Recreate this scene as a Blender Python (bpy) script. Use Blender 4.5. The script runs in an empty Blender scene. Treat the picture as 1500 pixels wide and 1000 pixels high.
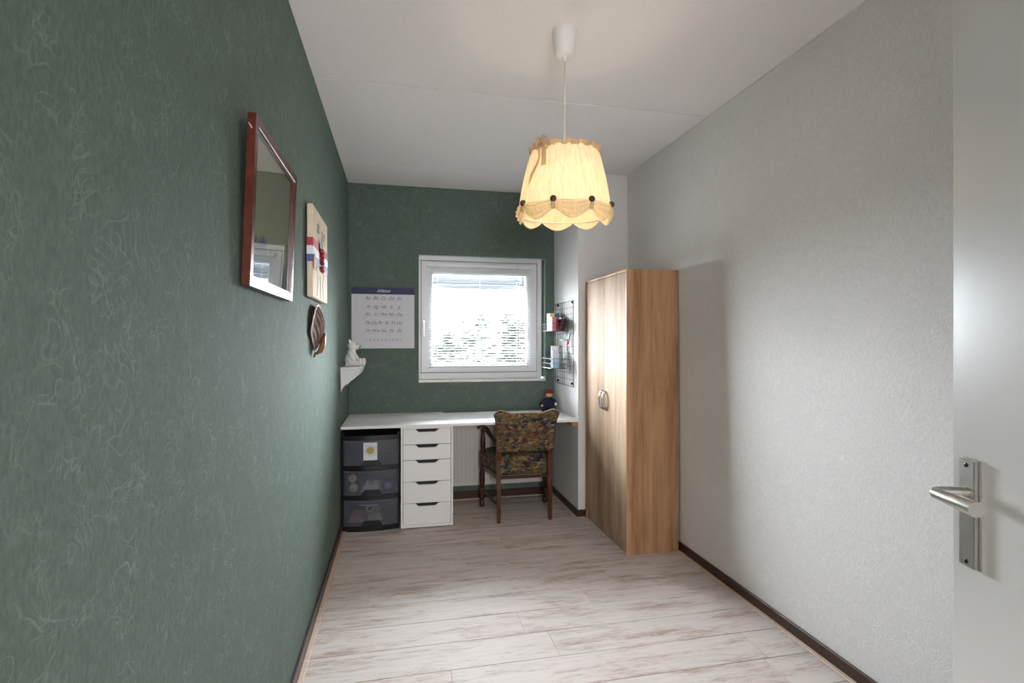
import bpy, bmesh, math, random
from mathutils import Vector, Matrix, noise
random.seed(7)
PI = math.pi
C = bpy.context.scene.collection
scn = bpy.context.scene

# ------------------------------------------------------------------ camera, world, light, exposure
H, HC = 2.545, 1.295
YAW = math.atan(164/770)
cam = bpy.data.objects.new('camera', bpy.data.cameras.new('camera'))
C.objects.link(cam); scn.camera = cam
cam.data.sensor_width = 36; cam.data.lens = 36*770/1500
cam.data.clip_start = 0.02; cam.data.clip_end = 400
cam.location = (0, 0, HC); cam.rotation_euler = (PI/2, 0, -YAW)
scn.view_settings.view_transform = 'Standard'; scn.view_settings.look = 'None'
scn.view_settings.gamma = 1; scn.view_settings.use_curve_mapping = False
scn.view_settings.exposure = 0.24
w = bpy.data.worlds.new('overcast_sky'); scn.world = w; w.use_nodes = True
# standard overcast sky: radiance proportional to (1 + 2 sin(elevation)) / 3
wt = w.node_tree; bgn = wt.nodes['Background']; bgn.inputs[0].default_value = (0.88, 0.91, 1.0, 1)
geo = wt.nodes.new('ShaderNodeTexCoord'); sx = wt.nodes.new('ShaderNodeSeparateXYZ'); wt.links.new(geo.outputs['Generated'], sx.inputs[0])
mx = wt.nodes.new('ShaderNodeMath'); mx.operation = 'MAXIMUM'; mx.inputs[1].default_value = 0.0; wt.links.new(sx.outputs[2], mx.inputs[0])
ma = wt.nodes.new('ShaderNodeMath'); ma.operation = 'MULTIPLY_ADD'; SKY = 95.0; ma.inputs[1].default_value = 2*SKY; ma.inputs[2].default_value = SKY
wt.links.new(mx.outputs[0], ma.inputs[0]); wt.links.new(ma.outputs[0], bgn.inputs[1])

def area(name, loc, rot, sx, sy, power, col, portal=False):
    l = bpy.data.lights.new(name, 'AREA'); l.shape = 'RECTANGLE'; l.size = sx; l.size_y = sy
    l.energy = power; l.color = col
    if portal: l.cycles.is_portal = True
    o = bpy.data.objects.new(name, l); C.objects.link(o); o.location = loc; o.rotation_euler = rot
    return o
area('window_portal', (0.67, 4.45, 1.49), (-PI/2, 0, 0), 1.0, 1.0, 1, (1, 1, 1), True)
area('hall_ceiling_fill', (-0.15, -0.85, 2.36), (0, 0, 0), 0.42, 0.42, 16, (1.0, 0.96, 0.92))  # added overhead fill, made up in the unseen hall
area('hall_front_fill', (0.15, -1.655, 1.5), (PI/2, 0, 0), 0.55, 0.85, 58, (0.98, 0.97, 1.0))  # added frontal fill behind the camera, not a known window
pl = bpy.data.lights.new('bulb_light', 'POINT'); pl.energy = 8.5; pl.color = (1.0, 0.80, 0.56); pl.shadow_soft_size = 0.03
plo = bpy.data.objects.new('bulb_light', pl); C.objects.link(plo); plo.location = (0.647, 2.026, 1.885)

# ------------------------------------------------------------------ materials
def lin(c):
    f = lambda v: v/12.92 if v <= 0.04045 else ((v+0.055)/1.055)**2.4
    return tuple(f(v/255) for v in c) + (1,)
def mat(name, col, rough=0.6, metal=0.0, spec=0.5, bump=None, vary=None):
    """col = albedo as sRGB 0-255; bump = (scale, strength, distance); vary = (scale, amount)"""
    m = bpy.data.materials.new(name); m.use_nodes = True
    nt = m.node_tree; b = nt.nodes['Principled BSDF']
    b.inputs['Base Color'].default_value = lin(col); b.inputs['Roughness'].default_value = rough
    b.inputs['Metallic'].default_value = metal; b.inputs['Specular IOR Level'].default_value = spec
    tc = nt.nodes.new('ShaderNodeTexCoord')
    if bump:
        n = nt.nodes.new('ShaderNodeTexNoise'); n.inputs['Scale'].default_value = bump[0]; n.inputs['Detail'].default_value = 4
        nt.links.new(tc.outputs['Object'], n.inputs['Vector'])
        bp = nt.nodes.new('ShaderNodeBump'); bp.inputs['Strength'].default_value = bump[1]; bp.inputs['Distance'].default_value = bump[2]
        nt.links.new(n.outputs['Fac'], bp.inputs['Height']); nt.links.new(bp.outputs[0], b.inputs['Normal'])
    if vary is None: vary = (6, 0.05)
    n = nt.nodes.new('ShaderNodeTexNoise'); n.inputs['Scale'].default_value = vary[0]; n.inputs['Detail'].default_value = 3
    nt.links.new(tc.outputs['Object'], n.inputs['Vector'])
    r = nt.nodes.new('ShaderNodeValToRGB')
    c = lin(col); k = vary[1]
    r.color_ramp.elements[0].position = 0.3; r.color_ramp.elements[1].position = 0.7
    r.color_ramp.elements[0].color = tuple(x*(1-k) for x in c[:3]) + (1,)
    r.color_ramp.elements[1].color = tuple(min(1, x*(1+k)) for x in c[:3]) + (1,)
    nt.links.new(n.outputs['Fac'], r.inputs[0]); nt.links.new(r.outputs[0], b.inputs['Base Color'])
    return m
class NT:
    def __init__(s, name):
        s.m = bpy.data.materials.new(name); s.m.use_nodes = True; s.t = s.m.node_tree
        s.b = s.t.nodes['Principled BSDF']; s.out = s.t.nodes['Material Output']
        s.tc = s.n('TexCoord')
    def n(s, kind, **kw):
        nd = s.t.nodes.new('ShaderNode'+kind)
        for k, v in kw.items():
            if k in ('operation', 'feature', 'blend_type', 'data_type', 'distance', 'wave_type', 'bands_direction', 'noise_dimensions'): setattr(nd, k, v)
            else: nd.inputs[k.replace('_', ' ')].default_value = v
        return nd
    def l(s, a, b): s.t.links.new(a, b)
    def mapping(s, scale=(1, 1, 1), loc=(0, 0, 0), rot=(0, 0, 0), src=None):
        m = s.n('Mapping'); m.inputs['Scale'].default_value = scale; m.inputs['Location'].default_value = loc; m.inputs['Rotation'].default_value = rot
        s.l(src or s.tc.outputs['Object'], m.inputs['Vector']); return m.outputs[0]
    def math(s, op, a, b=None):
        m = s.n('Math', operation=op)
        for i, v in enumerate((a, b)):
            if v is None: continue
            if isinstance(v, (int, float)): m.inputs[i].default_value = v
            else: s.l(v, m.inputs[i])
        return m.outputs[0]
    def ramp(s, fac, stops, interp='LINEAR'):
        r = s.n('ValToRGB'); cr = r.color_ramp; cr.interpolation = interp
        while len(cr.elements) < len(stops): cr.elements.new(0.5)
        for e, (p, c) in zip(cr.elements, stops): e.position = p; e.color = c if len(c) == 4 else tuple(c)+(1,)
        s.l(fac, r.inputs[0]); return r.outputs[0]
    def mix(s, fac, a, b, blend='MIX'):
        m = s.n('MixRGB', blend_type=blend)
        for i, v in zip(('Fac', 'Color1', 'Color2'), (fac, a, b)):
            if isinstance(v, (int, float, tuple)): m.inputs[i].default_value = v
            else: s.l(v, m.inputs[i])
        return m.outputs[0]
    def bump(s, h, strength, dist, prev=None):
        b = s.n('Bump', Strength=strength, Distance=dist); s.l(h, b.inputs['Height'])
        if prev: s.l(prev, b.inputs['Normal'])
        return b.outputs[0]

def wallpaper(name, base, strand, rough, relief=0.35, tint=0.35, spec=0.5, grain=0.1):
    """fibre-pattern vinyl wallpaper: curly raised strands over a fine vertical grain"""
    a = NT(name)
    d = a.n('TexNoise', Scale=6.0, Detail=2.0); a.l(a.tc.outputs['Object'], d.inputs['Vector'])
    dist = a.n('VectorMath', operation='MULTIPLY_ADD')
    a.l(d.outputs['Color'], dist.inputs[0]); dist.inputs[1].default_value = (0.30, 0.30, 0.30); a.l(a.tc.outputs['Object'], dist.inputs[2])
    lines = None
    for sc, off, th in ((13, 0, 0.020), (21, 3.3, 0.034), (34, 7.1, 0.05), (55, 1.7, 0.08)):
        mp = a.mapping((1, 1, 0.6), (off, off*1.3, off*0.7), src=dist.outputs[0])
        v = a.n('TexVoronoi', feature='DISTANCE_TO_EDGE', Scale=float(sc)); a.l(mp, v.inputs['Vector'])
        ln = a.ramp(v.outputs['Distance'], [(0.0, (1, 1, 1)), (th, (0, 0, 0))])
        nn = a.n('TexNoise', Scale=3.0+sc*0.25, Detail=1.0); a.l(a.mapping(loc=(off, 5, off)), nn.inputs['Vector'])
        msk = a.ramp(nn.outputs['Fac'], [(0.52, (0, 0, 0)), (0.66, (1, 1, 1))])
        ln = a.mix(1.0, ln, msk, 'MULTIPLY')
        lines = ln if lines is None else a.mix(1.0, lines, ln, 'ADD')
    g = a.n('TexNoise', Scale=1.0, Detail=5.0, Roughness=0.7); a.l(a.mapping((170, 170, 70)), g.inputs['Vector'])
    g2 = a.n('TexNoise', Scale=2.2, Detail=4.0); a.l(a.tc.outputs['Object'], g2.inputs['Vector'])
    base_l = lin(base)
    c0 = a.ramp(g.outputs['Fac'], [(0.3, tuple(x*(1-grain) for x in base_l[:3])), (0.7, tuple(min(1, x*(1+grain)) for x in base_l[:3]))])
    c1 = a.mix(a.math('MULTIPLY', lines, tint), c0, lin(strand))
    c2 = a.mix(a.ramp(g2.outputs['Fac'], [(0.35, (0, 0, 0)), (0.7, (0.12, 0.12, 0.12))]), c1, tuple(x*0.8 for x in base_l[:3])+(1,))
    a.l(c2, a.b.inputs['Base Color'])
    a.b.inputs['Roughness'].default_value = rough; a.b.inputs['Specular IOR Level'].default_value = spec
    n1 = a.bump(lines, relief, 0.0009); n2 = a.bump(g.outputs['Fac'], 0.3, 0.0012, n1)
    a.l(n2, a.b.inputs['Normal'])
    return a.m
M = {}
M['green_paper'] = wallpaper('green_wallpaper', (94, 108, 99), (165, 182, 172), 0.8, 0.34, 0.2, spec=0.06, grain=0.2)
M['white_paper'] = wallpaper('white_wallpaper', (226, 224, 222), (240, 239, 237), 0.85, 0.45, 0.4, 0.2)
M['ceiling'] = mat('ceiling_plaster', (241, 238, 237), 0.9, bump=(220, 0.25, 0.002), vary=(90, 0.03))
M['white_lac'] = mat('white_lacquer', (226, 224, 220), 0.3, vary=(4, 0.02))
M['white_lam'] = mat('white_laminate', (236, 235, 233), 0.5, vary=(4, 0.015))
M['white_pvc'] = mat('white_window_pvc', (228, 230, 231), 0.35, vary=(4, 0.015))
M['white_plastic'] = mat('white_plastic', (232, 230, 226), 0.45, vary=(4, 0.02))
M['blind'] = mat('white_blind_slat', (235, 238, 242), 0.45, vary=(4, 0.02))
M['door'] = mat('door_paint', (210, 209, 206), 0.26, spec=1.0, bump=(35, 0.03, 0.002), vary=(3, 0.02))
M['dark_base'] = mat('dark_brown_stain', (62, 36, 28), 0.4, vary=(12, 0.25))
M['cream_trim'] = mat('cream_wood_trim', (206, 184, 166), 0.5, vary=(30, 0.12))
M['shadow_gap'] = mat('dark_gap', (40, 40, 42), 0.8)
M['black_plastic'] = mat('black_plastic', (17, 18, 24), 0.3)
M['black'] = mat('black_wire', (28, 28, 30), 0.45)
M['glint_wire'] = mat('basket_wire_glint', (96, 110, 110), 0.7, spec=0.15)  # upper basket rings: pale reflection painted into the wire colour
M['steel'] = mat('satin_aluminium', (190, 188, 182), 0.32, metal=1.0, vary=(40, 0.05))
M['chrome'] = mat('brushed_chrome', (200, 198, 196), 0.2, metal=1.0, vary=(40, 0.04))
M['dark_metal'] = mat('dark_screw', (60, 60, 60), 0.4, metal=1.0)
M['rad'] = mat('radiator_enamel', (206, 202, 196), 0.4, vary=(4, 0.02))
M['chair_wood'] = mat('mahogany_chair_wood', (84, 42, 22), 0.3, vary=(28, 0.35), bump=(60, 0.1, 0.001))
M['dark_wood'] = mat('dark_mahogany', (62, 28, 18), 0.3, vary=(25, 0.3))
M['frame_wood'] = mat('mahogany_frame', (86, 38, 24), 0.24, spec=0.6, vary=(30, 0.25))
M['pine'] = mat('pine_batten', (176, 132, 92), 0.6, vary=(30, 0.15))
M['poster'] = mat('poster_paper', (214, 214, 218), 0.6, vary=(3, 0.01))
M['navy'] = mat('navy_print', (42, 48, 84), 0.6)
M['ink'] = mat('grey_ink', (92, 94, 102), 0.7)
M['faint'] = mat('faint_grey_line', (186, 187, 190), 0.7)
M['white_print'] = mat('white_print', (214, 216, 226), 0.7)
M['black_ink'] = mat('black_ink', (40, 38, 40), 0.7)
M['canvas'] = mat('unbleached_canvas', (222, 205, 180), 0.8, bump=(300, 0.2, 0.001), vary=(18, 0.07))
M['kraft'] = mat('kraft_card', (196, 158, 112), 0.8)
M['red_band'] = mat('red_ribbon', (170, 48, 62), 0.6)
M['white_band'] = mat('white_ribbon', (225, 225, 228), 0.6)
M['blue_band'] = mat('blue_ribbon', (84, 96, 160), 0.6)
M['berry'] = mat('red_berry', (140, 16, 28), 0.3)
M['leaf'] = mat('green_leaf', (22, 84, 52), 0.5)
M['fan'] = mat('brown_fan', (112, 88, 84), 0.85, spec=0.15, vary=(25, 0.35), bump=(60, 0.4, 0.003))
M['fan_handle'] = mat('fan_handle_wood', (128, 78, 46), 0.4, vary=(30, 0.25))
M['fan_edge'] = mat('fan_pale_rim', (196, 180, 176), 0.5)
M['bear'] = mat('white_glazed_bear', (236, 234, 230), 0.45, bump=(90, 0.4, 0.004))
M['bear_grey'] = mat('bear_grey_wash', (166, 158, 152), 0.6)
M['bear_pink'] = mat('bear_pink_paw', (222, 186, 190), 0.6)
M['shelf'] = mat('white_shelf_paint', (222, 224, 222), 0.5, vary=(20, 0.03))
M['doll_blue'] = mat('doll_navy_felt', (24, 30, 56), 0.9, bump=(200, 0.5, 0.002))
M['doll_red'] = mat('doll_red_felt', (128, 40, 42), 0.9, bump=(200, 0.5, 0.002))
M['doll_skin'] = mat('doll_face_cloth', (220, 184, 128), 0.8)
M['cord'] = mat('white_cord', (216, 206, 190), 0.5)
M['button'] = mat('dark_button', (66, 48, 34), 0.5)
M['carpet'] = mat('hall_floor', (170, 158, 148), 0.8)
M['casing_lip'] = mat('casing_lip_paint', (62, 64, 70), 0.5)

def cloth(name, col, trans=0.6, bumpsc=90):
    a = NT(name); a.t.nodes.remove(a.b)
    n = a.n('TexNoise', Scale=float(bumpsc), Detail=3.0); a.l(a.mapping((1, 1, 0.2)), n.inputs['Vector'])
    c = lin(col); cc = a.ramp(n.outputs['Fac'], [(0.3, tuple(x*0.86 for x in c[:3])), (0.7, tuple(min(1, x*1.05) for x in c[:3]))])
    d = a.n('BsdfDiffuse'); t = a.n('BsdfTranslucent'); a.l(cc, d.inputs['Color']); a.l(cc, t.inputs['Color'])
    b = a.bump(n.outputs['Fac'], 0.3, 0.002); a.l(b, d.inputs['Normal'])
    m = a.n('MixShader', Fac=trans); a.l(d.outputs[0], m.inputs[1]); a.l(t.outputs[0], m.inputs[2]); a.l(m.outputs[0], a.out.inputs[0])
    return a.m
M['shade'] = cloth('cream_lampshade_cloth', (238, 222, 192), 0.45)
M['swag'] = cloth('gathered_cream_cloth', (250, 238, 210), 0.68)
M['ruffle'] = cloth('beige_ruffle_cloth', (222, 190, 148), 0.3)
def glass(name, ior, col=(1, 1, 1), rough=0.0):
    a = NT(name); a.t.nodes.remove(a.b)
    f = a.n('Fresnel', IOR=ior); t = a.n('BsdfTransparent'); t.inputs['Color'].default_value = tuple(col)+(1,)
    g = a.n('BsdfGlossy', Roughness=rough); m = a.n('MixShader')
    a.l(f.outputs[0], m.inputs[0]); a.l(t.outputs[0], m.inputs[1]); a.l(g.outputs[0], m.inputs[2]); a.l(m.outputs[0], a.out.inputs[0])
    return a.m
M['glass'] = glass('window_glass', 1.45, (0.96, 0.98, 0.97))
def mirror_glass():
    a = NT('reflective_picture_glass'); a.t.nodes.remove(a.b)
    lw = a.n('LayerWeight', Blend=0.5); f = a.ramp(lw.outputs['Facing'], [(0.0, (0.06, 0.06, 0.06)), (0.5, (0.25, 0.25, 0.25)), (0.8, (0.60, 0.60, 0.60)), (1.0, (1, 1, 1))])
    t = a.n('BsdfTransparent'); g = a.n('BsdfGlossy', Roughness=0.0); m = a.n('MixShader')
    a.l(f, m.inputs[0]); a.l(t.outputs[0], m.inputs[1]); a.l(g.outputs[0], m.inputs[2]); a.l(m.outputs[0], a.out.inputs[0]); return a.m
M['pic_glass'] = mirror_glass()
def frosted(name, col, opaque):
    a = NT(name); a.b.inputs['Base Color'].default_value = lin(col); a.b.inputs['Roughness'].default_value = 0.3
    t = a.n('BsdfTransparent'); m = a.n('MixShader', Fac=opaque)
    a.l(t.outputs[0], m.inputs[1]); a.l(a.b.outputs[0], m.inputs[2]); a.l(m.outputs[0], a.out.inputs[0])
    return a.m
M['frost'] = frosted('translucent_drawer_plastic', (112, 116, 128), 0.34)
M['frost_side'] = frosted('translucent_drawer_side', (120, 122, 132), 0.18)
def emit(name, col, s):
    a = NT(name); a.t.nodes.remove(a.b); e = a.n('Emission', Strength=s); e.inputs['Color'].default_value = tuple(col)+(1,)
    a.l(e.outputs[0], a.out.inputs[0]); return a.m
M['bulb'] = emit('glowing_bulb', (1.0, 0.8, 0.5), 12)
M['fill_glow'] = emit('added_fill_glow', (1.0, 0.95, 0.88), 3)  # glow shared by the two fill sources added in the hall

def plank_mat():
    a = NT('whitewashed_plank')
    oi = a.n('ObjectInfo')
    off = a.n('VectorMath', operation='MULTIPLY_ADD'); rnd = a.n('CombineXYZ'); 
    for k in range(3): a.l(oi.outputs['Random'], rnd.inputs[k])
    a.l(rnd.outputs[0], off.inputs[0]); off.inputs[1].default_value = (37, 61, 13); a.l(a.tc.outputs['Object'], off.inputs[2])
    P = off.outputs[0]
    big = a.n('TexNoise', Scale=1.0, Detail=6.0, Roughness=0.65); a.l(a.mapping((2.4, 14, 1), src=P), big.inputs['Vector'])
    fine = a.n('TexNoise', Scale=1.0, Detail=5.0, Roughness=0.7); a.l(a.mapping((18, 130, 1), src=P), fine.inputs['Vector'])
    saw = a.n('TexWave', Scale=1.0, Distortion=3.0, Detail=2.0); a.l(a.mapping((26, 3, 1), src=P), saw.inputs['Vector'])
    sawm = a.n('TexNoise', Scale=1.0, Detail=1.0); a.l(a.mapping((3, 9, 1), loc=(9, 2, 0), src=P), sawm.inputs['Vector'])
    wear = a.math('ADD', a.math('MULTIPLY', big.outputs['Fac'], 0.62), a.math('MULTIPLY', fine.outputs['Fac'], 0.38))
    m1 = a.ramp(wear, [(0.49, (0, 0, 0)), (0.62, (1, 1, 1))])
    m2 = a.mix(1.0, a.ramp(saw.outputs['Fac'], [(0.35, (0, 0, 0)), (0.6, (1, 1, 1))]), a.ramp(sawm.outputs['Fac'], [(0.55, (0, 0, 0)), (0.68, (0.13, 0.13, 0.13))]), 'MULTIPLY')
    c = a.mix(a.math('MULTIPLY', m1, 0.72), lin((208, 199, 193)), lin((150, 120, 100)))
    c = a.mix(m2, c, lin((170, 140, 120)))
    g = a.n('TexNoise', Scale=1.0, Detail=2.0); a.l(a.mapping((5, 60, 1), src=P), g.inputs['Vector'])
    c = a.mix(0.2, c, a.ramp(g.outputs['Fac'], [(0.3, (0.6, 0.55, 0.5)), (0.6, (1, 1, 1))]), 'MULTIPLY')
    a.l(c, a.b.inputs['Base Color']); a.b.inputs['Roughness'].default_value = 0.6; a.b.inputs['Specular IOR Level'].default_value = 0.14
    a.l(a.bump(wear, 0.15, 0.002), a.b.inputs['Normal'])
    return a.m
M['plank'] = plank_mat()
def oak(name, c0, c1, rough, spec=0.5):
    a = NT(name)
    big = a.n('TexNoise', Scale=1.0, Detail=5.0, Roughness=0.6, Distortion=0.6); a.l(a.mapping((14, 14, 1.3)), big.inputs['Vector'])
    fine = a.n('TexNoise', Scale=1.0, Detail=4.0, Roughness=0.7); a.l(a.mapping((190, 190, 5)), fine.inputs['Vector'])
    cross = a.n('TexNoise', Scale=1.0, Detail=2.0); a.l(a.mapping((25, 25, 170)), cross.inputs['Vector'])
    strip = a.n('TexNoise', Scale=1.0, Detail=0.0); a.l(a.mapping((9, 9, 0.25), loc=(3, 1, 2)), strip.inputs['Vector'])
    v = a.math('ADD', a.math('MULTIPLY', big.outputs['Fac'], 0.5), a.math('MULTIPLY', fine.outputs['Fac'], 0.2))
    v = a.math('ADD', v, a.math('MULTIPLY', strip.outputs['Fac'], 0.3))
    c = a.ramp(v, [(0.38, lin(c1)), (0.58, lin(c0))])
    c = a.mix(a.ramp(cross.outputs['Fac'], [(0.55, (0, 0, 0)), (0.7, (0.16, 0.16, 0.16))]), c, lin((205, 178, 148)))
    a.l(c, a.b.inputs['Base Color']); a.b.inputs['Roughness'].default_value = rough; a.b.inputs['Specular IOR Level'].default_value = spec
    a.l(a.bump(fine.outputs['Fac'], 0.15, 0.001), a.b.inputs['Normal'])
    return a.m
M['oak'] = oak('sonoma_oak_panel', (190, 148, 112), (138, 98, 66), 0.5, 0.2)
M['oak_door'] = oak('sonoma_oak_door', (190, 166, 142), (148, 120, 96), 0.6, 0.06)
def tapestry():
    a = NT('woven_tapestry')
    d = a.n('TexNoise', Scale=14.0, Detail=3.0); a.l(a.tc.outputs['Object'], d.inputs['Vector'])
    off = a.n('VectorMath', operation='MULTIPLY_ADD'); a.l(d.outputs['Color'], off.inputs[0]); off.inputs[1].default_value = (0.06, 0.06, 0.06); a.l(a.tc.outputs['Object'], off.inputs[2])
    v = a.n('TexVoronoi', Scale=1.0); a.l(a.mapping((38, 38, 74), src=off.outputs[0]), v.inputs['Vector'])
    sep = a.n('SeparateColor'); a.l(v.outputs['Color'], sep.inputs[0])
    cols = [(26, 30, 42), (92, 86, 52), (58, 66, 46), (150, 116, 64), (30, 34, 40), (128, 60, 44), (96, 92, 62), (98, 104, 108), (158, 130, 80), (96, 40, 42), (54, 62, 76), (152, 130, 104)]
    c = a.ramp(sep.outputs[0], [(i/len(cols), lin(k)) for i, k in enumerate(cols)], 'CONSTANT')
    big = a.n('TexNoise', Scale=9.0, Detail=1.0); a.l(a.mapping((1, 1, 1.6)), big.inputs['Vector'])
    c = a.mix(a.ramp(big.outputs['Fac'], [(0.42, (0, 0, 0)), (0.60, (0.55, 0.55, 0.55))]), c, lin((112, 94, 58)))
    f = a.n('TexNoise', Scale=150.0, Detail=2.0); a.l(a.tc.outputs['Object'], f.inputs['Vector'])
    c = a.mix(0.75, c, a.ramp(f.outputs['Fac'], [(0.38, (0.25, 0.25, 0.25)), (0.62, (1.15, 1.15, 1.15))]), 'MULTIPLY')
    a.l(c, a.b.inputs['Base Color']); a.b.inputs['Roughness'].default_value = 0.9
    a.l(a.bump(f.outputs['Fac'], 0.5, 0.003), a.b.inputs['Normal'])
    return a.m
M['tapestry'] = tapestry()
def art():
    a = NT('hill_landscape_print'); s = a.n('SeparateXYZ'); a.l(a.tc.outputs['Object'], s.inputs[0])
    n = a.n('TexNoise', Scale=9.0, Detail=4.0); a.l(a.mapping((0, 1, 0)), n.inputs['Vector'])
    h = a.math('SUBTRACT', a.math('ADD', s.outputs[2], a.math('MULTIPLY', n.outputs['Fac'], -0.34)), -0.1)
    c = a.ramp(h, [(0.02, lin((70, 110, 120))), (0.06, lin((90, 130, 132))), (0.075, lin((226, 224, 180))), (0.4, lin((240, 236, 200)))])
    a.l(c, a.b.inputs['Base Color']); a.b.inputs['Roughness'].default_value = 0.7; return a.m
M['art'] = art()
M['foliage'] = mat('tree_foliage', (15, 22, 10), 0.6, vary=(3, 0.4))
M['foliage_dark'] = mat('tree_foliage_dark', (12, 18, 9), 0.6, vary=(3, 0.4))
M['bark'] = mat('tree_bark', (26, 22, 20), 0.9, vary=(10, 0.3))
M['grass'] = mat('paved_ground', (142, 140, 134), 0.9, vary=(2, 0.3))
M['grey_box'] = mat('grey_screen_box', (30, 32, 38), 0.5, vary=(4, 0.03))

# ------------------------------------------------------------------ mesh helpers
def box(bm, a, b, bev=0.0, seg=1):
    a, b = [min(p, q) for p, q in zip(a, b)], [max(p, q) for p, q in zip(a, b)]
    vs = [bm.verts.new((x, y, z)) for x in (a[0], b[0]) for y in (a[1], b[1]) for z in (a[2], b[2])]
    fs = [bm.faces.new([vs[i] for i in f]) for f in ((0, 1, 3, 2), (4, 6, 7, 5), (0, 4, 5, 1), (2, 3, 7, 6), (0, 2, 6, 4), (1, 5, 7, 3))]
    if bev:
        es = set(e for f in fs for e in f.edges)
        r = bmesh.ops.bevel(bm, geom=list(es), offset=bev, segments=seg, affect='EDGES', profile=0.5)
        vs = list(set(v for f in r['faces'] for v in f.verts))
    return vs
def obox(bm, c, half, rot, bev=0.0, seg=1):
    """box of half sizes at c turned by a 3x3/4x4 matrix"""
    vs = box(bm, [-h for h in half], half, bev, seg)
    vs = [v for v in vs if v.is_valid]
    m = Matrix.Translation(c) @ rot.to_4x4()
    for v in vs: v.co = m @ v.co
    return vs
def prism(bm, poly, axis, d0, d1):
    """poly: 2-D points in the plane across `axis` (x: (y,z), y: (x,z), z: (x,y))"""
    def p3(p, d): return {'x': (d, p[0], p[1]), 'y': (p[0], d, p[1]), 'z': (p[0], p[1], d)}[axis]
    a = [bm.verts.new(p3(p, d0)) for p in poly]; b = [bm.verts.new(p3(p, d1)) for p in poly]
    n = len(poly)
    bm.faces.new(a); bm.faces.new(b[::-1])
    for i in range(n): bm.faces.new((a[i], b[i], b[(i+1) % n], a[(i+1) % n]))
    return a+b
def tube(bm, pts, r, seg=10, cap=True, squash=None):
    pts = [Vector(p) for p in pts]; n = len(pts)
    rs = r if isinstance(r, (list, tuple)) else [r]*n
    rings = []; prev = None
    for i, p in enumerate(pts):
        t = (pts[min(i+1, n-1)]-pts[max(i-1, 0)]).normalized()
        if prev is None:
            u = t.orthogonal().normalized()
            if abs(t.z) < 0.9: u = t.cross(Vector((0, 0, 1))).normalized()
            else: u = t.cross(Vector((0, 1, 0))).normalized()
        else: u = (prev - t*prev.dot(t)).normalized()
        prev = u; v = t.cross(u)
        a, b = squash or (1, 1)
        rings.append([bm.verts.new(p + (u*math.cos(k*2*PI/seg)*a + v*math.sin(k*2*PI/seg)*b)*rs[i]) for k in range(seg)])
    for i in range(n-1):
        for k in range(seg): bm.faces.new((rings[i][k], rings[i][(k+1) % seg], rings[i+1][(k+1) % seg], rings[i+1][k]))
    if cap: bm.faces.new(rings[0][::-1]); bm.faces.new(rings[-1])
def lathe(bm, prof, c=(0, 0, 0), seg=24, cap=True):
    rings = [[bm.verts.new((c[0]+r*math.cos(k*2*PI/seg), c[1]+r*math.sin(k*2*PI/seg), c[2]+z)) for k in range(seg)] for r, z in prof]
    for i in range(len(prof)-1):
        for k in range(seg): bm.faces.new((rings[i][k], rings[i][(k+1) % seg], rings[i+1][(k+1) % seg], rings[i+1][k]))
    if cap: bm.faces.new(rings[0][::-1]); bm.faces.new(rings[-1])
def ball(bm, c, r, rot=None, seg=16):
    r = (r, r, r) if isinstance(r, (int, float)) else r
    m = Matrix.Translation(c) @ (rot.to_4x4() if rot else Matrix()) @ Matrix.Diagonal((*r, 1))
    bmesh.ops.create_uvsphere(bm, u_segments=seg, v_segments=max(6, seg//2), radius=1, matrix=m)
def surf(bm, f, nu, nv, closed_u=False, thick=0.0):
    g = [[bm.verts.new(f(i/nu, j/nv)) for j in range(nv+1)] for i in range(nu if closed_u else nu+1)]
    for i in range(nu):
        a, b = g[i], g[(i+1) % len(g)]
        for j in range(nv): bm.faces.new((a[j], b[j], b[j+1], a[j+1]))
def BM(): return bmesh.new()
def origin(p):
    v = Vector((0, 0, 0))
    while p is not None: v += p.location; p = p.parent
    return v
def obj(name, bm, m, parent=None, smooth=False, local=False, mods=()):
    me = bpy.data.meshes.new(name)
    bmesh.ops.recalc_face_normals(bm, faces=bm.faces)
    off = origin(parent) if (parent is not None and not local) else Vector()
    if off.length: bmesh.ops.translate(bm, verts=bm.verts, vec=-off)
    if smooth:
        for f in bm.faces: f.smooth = True
        if smooth != True:
            for e in bm.edges:
                if len(e.link_faces) == 2 and e.calc_face_angle(0) > smooth: e.smooth = False
    bm.to_mesh(me); bm.free(); me.materials.append(m)
    o = bpy.data.objects.new(name, me); C.objects.link(o); o.parent = parent
    return o
def tag(o, label, cat, group=None, kind=None):
    o['label'] = label; o['category'] = cat
    if group: o['group'] = group
    if kind: o['kind'] = kind
    return o
def thing(name, label, cat, loc=(0, 0, 0), group=None, rot=(0, 0, 0)):
    o = bpy.data.objects.new(name, None); C.objects.link(o); o.empty_display_size = 0.05
    o.location = loc; o.rotation_euler = rot; return tag(o, label, cat, group)
def struct(o): o['kind'] = 'structure'; return o
def dup(root, loc):
    def cp(o, par):
        c = o.copy(); C.objects.link(c); c.parent = par
        for ch in kids[o.name]: cp(ch, c)
        return c
    kids = {}
    def walk(o): kids[o.name] = list(o.children); [walk(k) for k in o.children]
    walk(root); r = cp(root, None); r.location = loc; return r
def simple(name, m, fn, label, cat, group=None, smooth=False):
    bm = BM(); fn(bm); return tag(obj(name, bm, m, None, smooth), label, cat, group)
def part(name, m, parent, fn, smooth=False, local=False, label=None):
    bm = BM(); fn(bm); o = obj(name, bm, m, parent, smooth, local)
    if label: o['label'] = label
    return o

# ------------------------------------------------------------------ the room
XL, XR, YB, YF = -0.394, 1.704, 4.32, -0.15
WO = (0.148, 1.211, 0.984, 1.998)   # window opening x0 x1 z0 z1
XN, YN = 1.288, 3.70                # niche side wall, front of the pier
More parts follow.
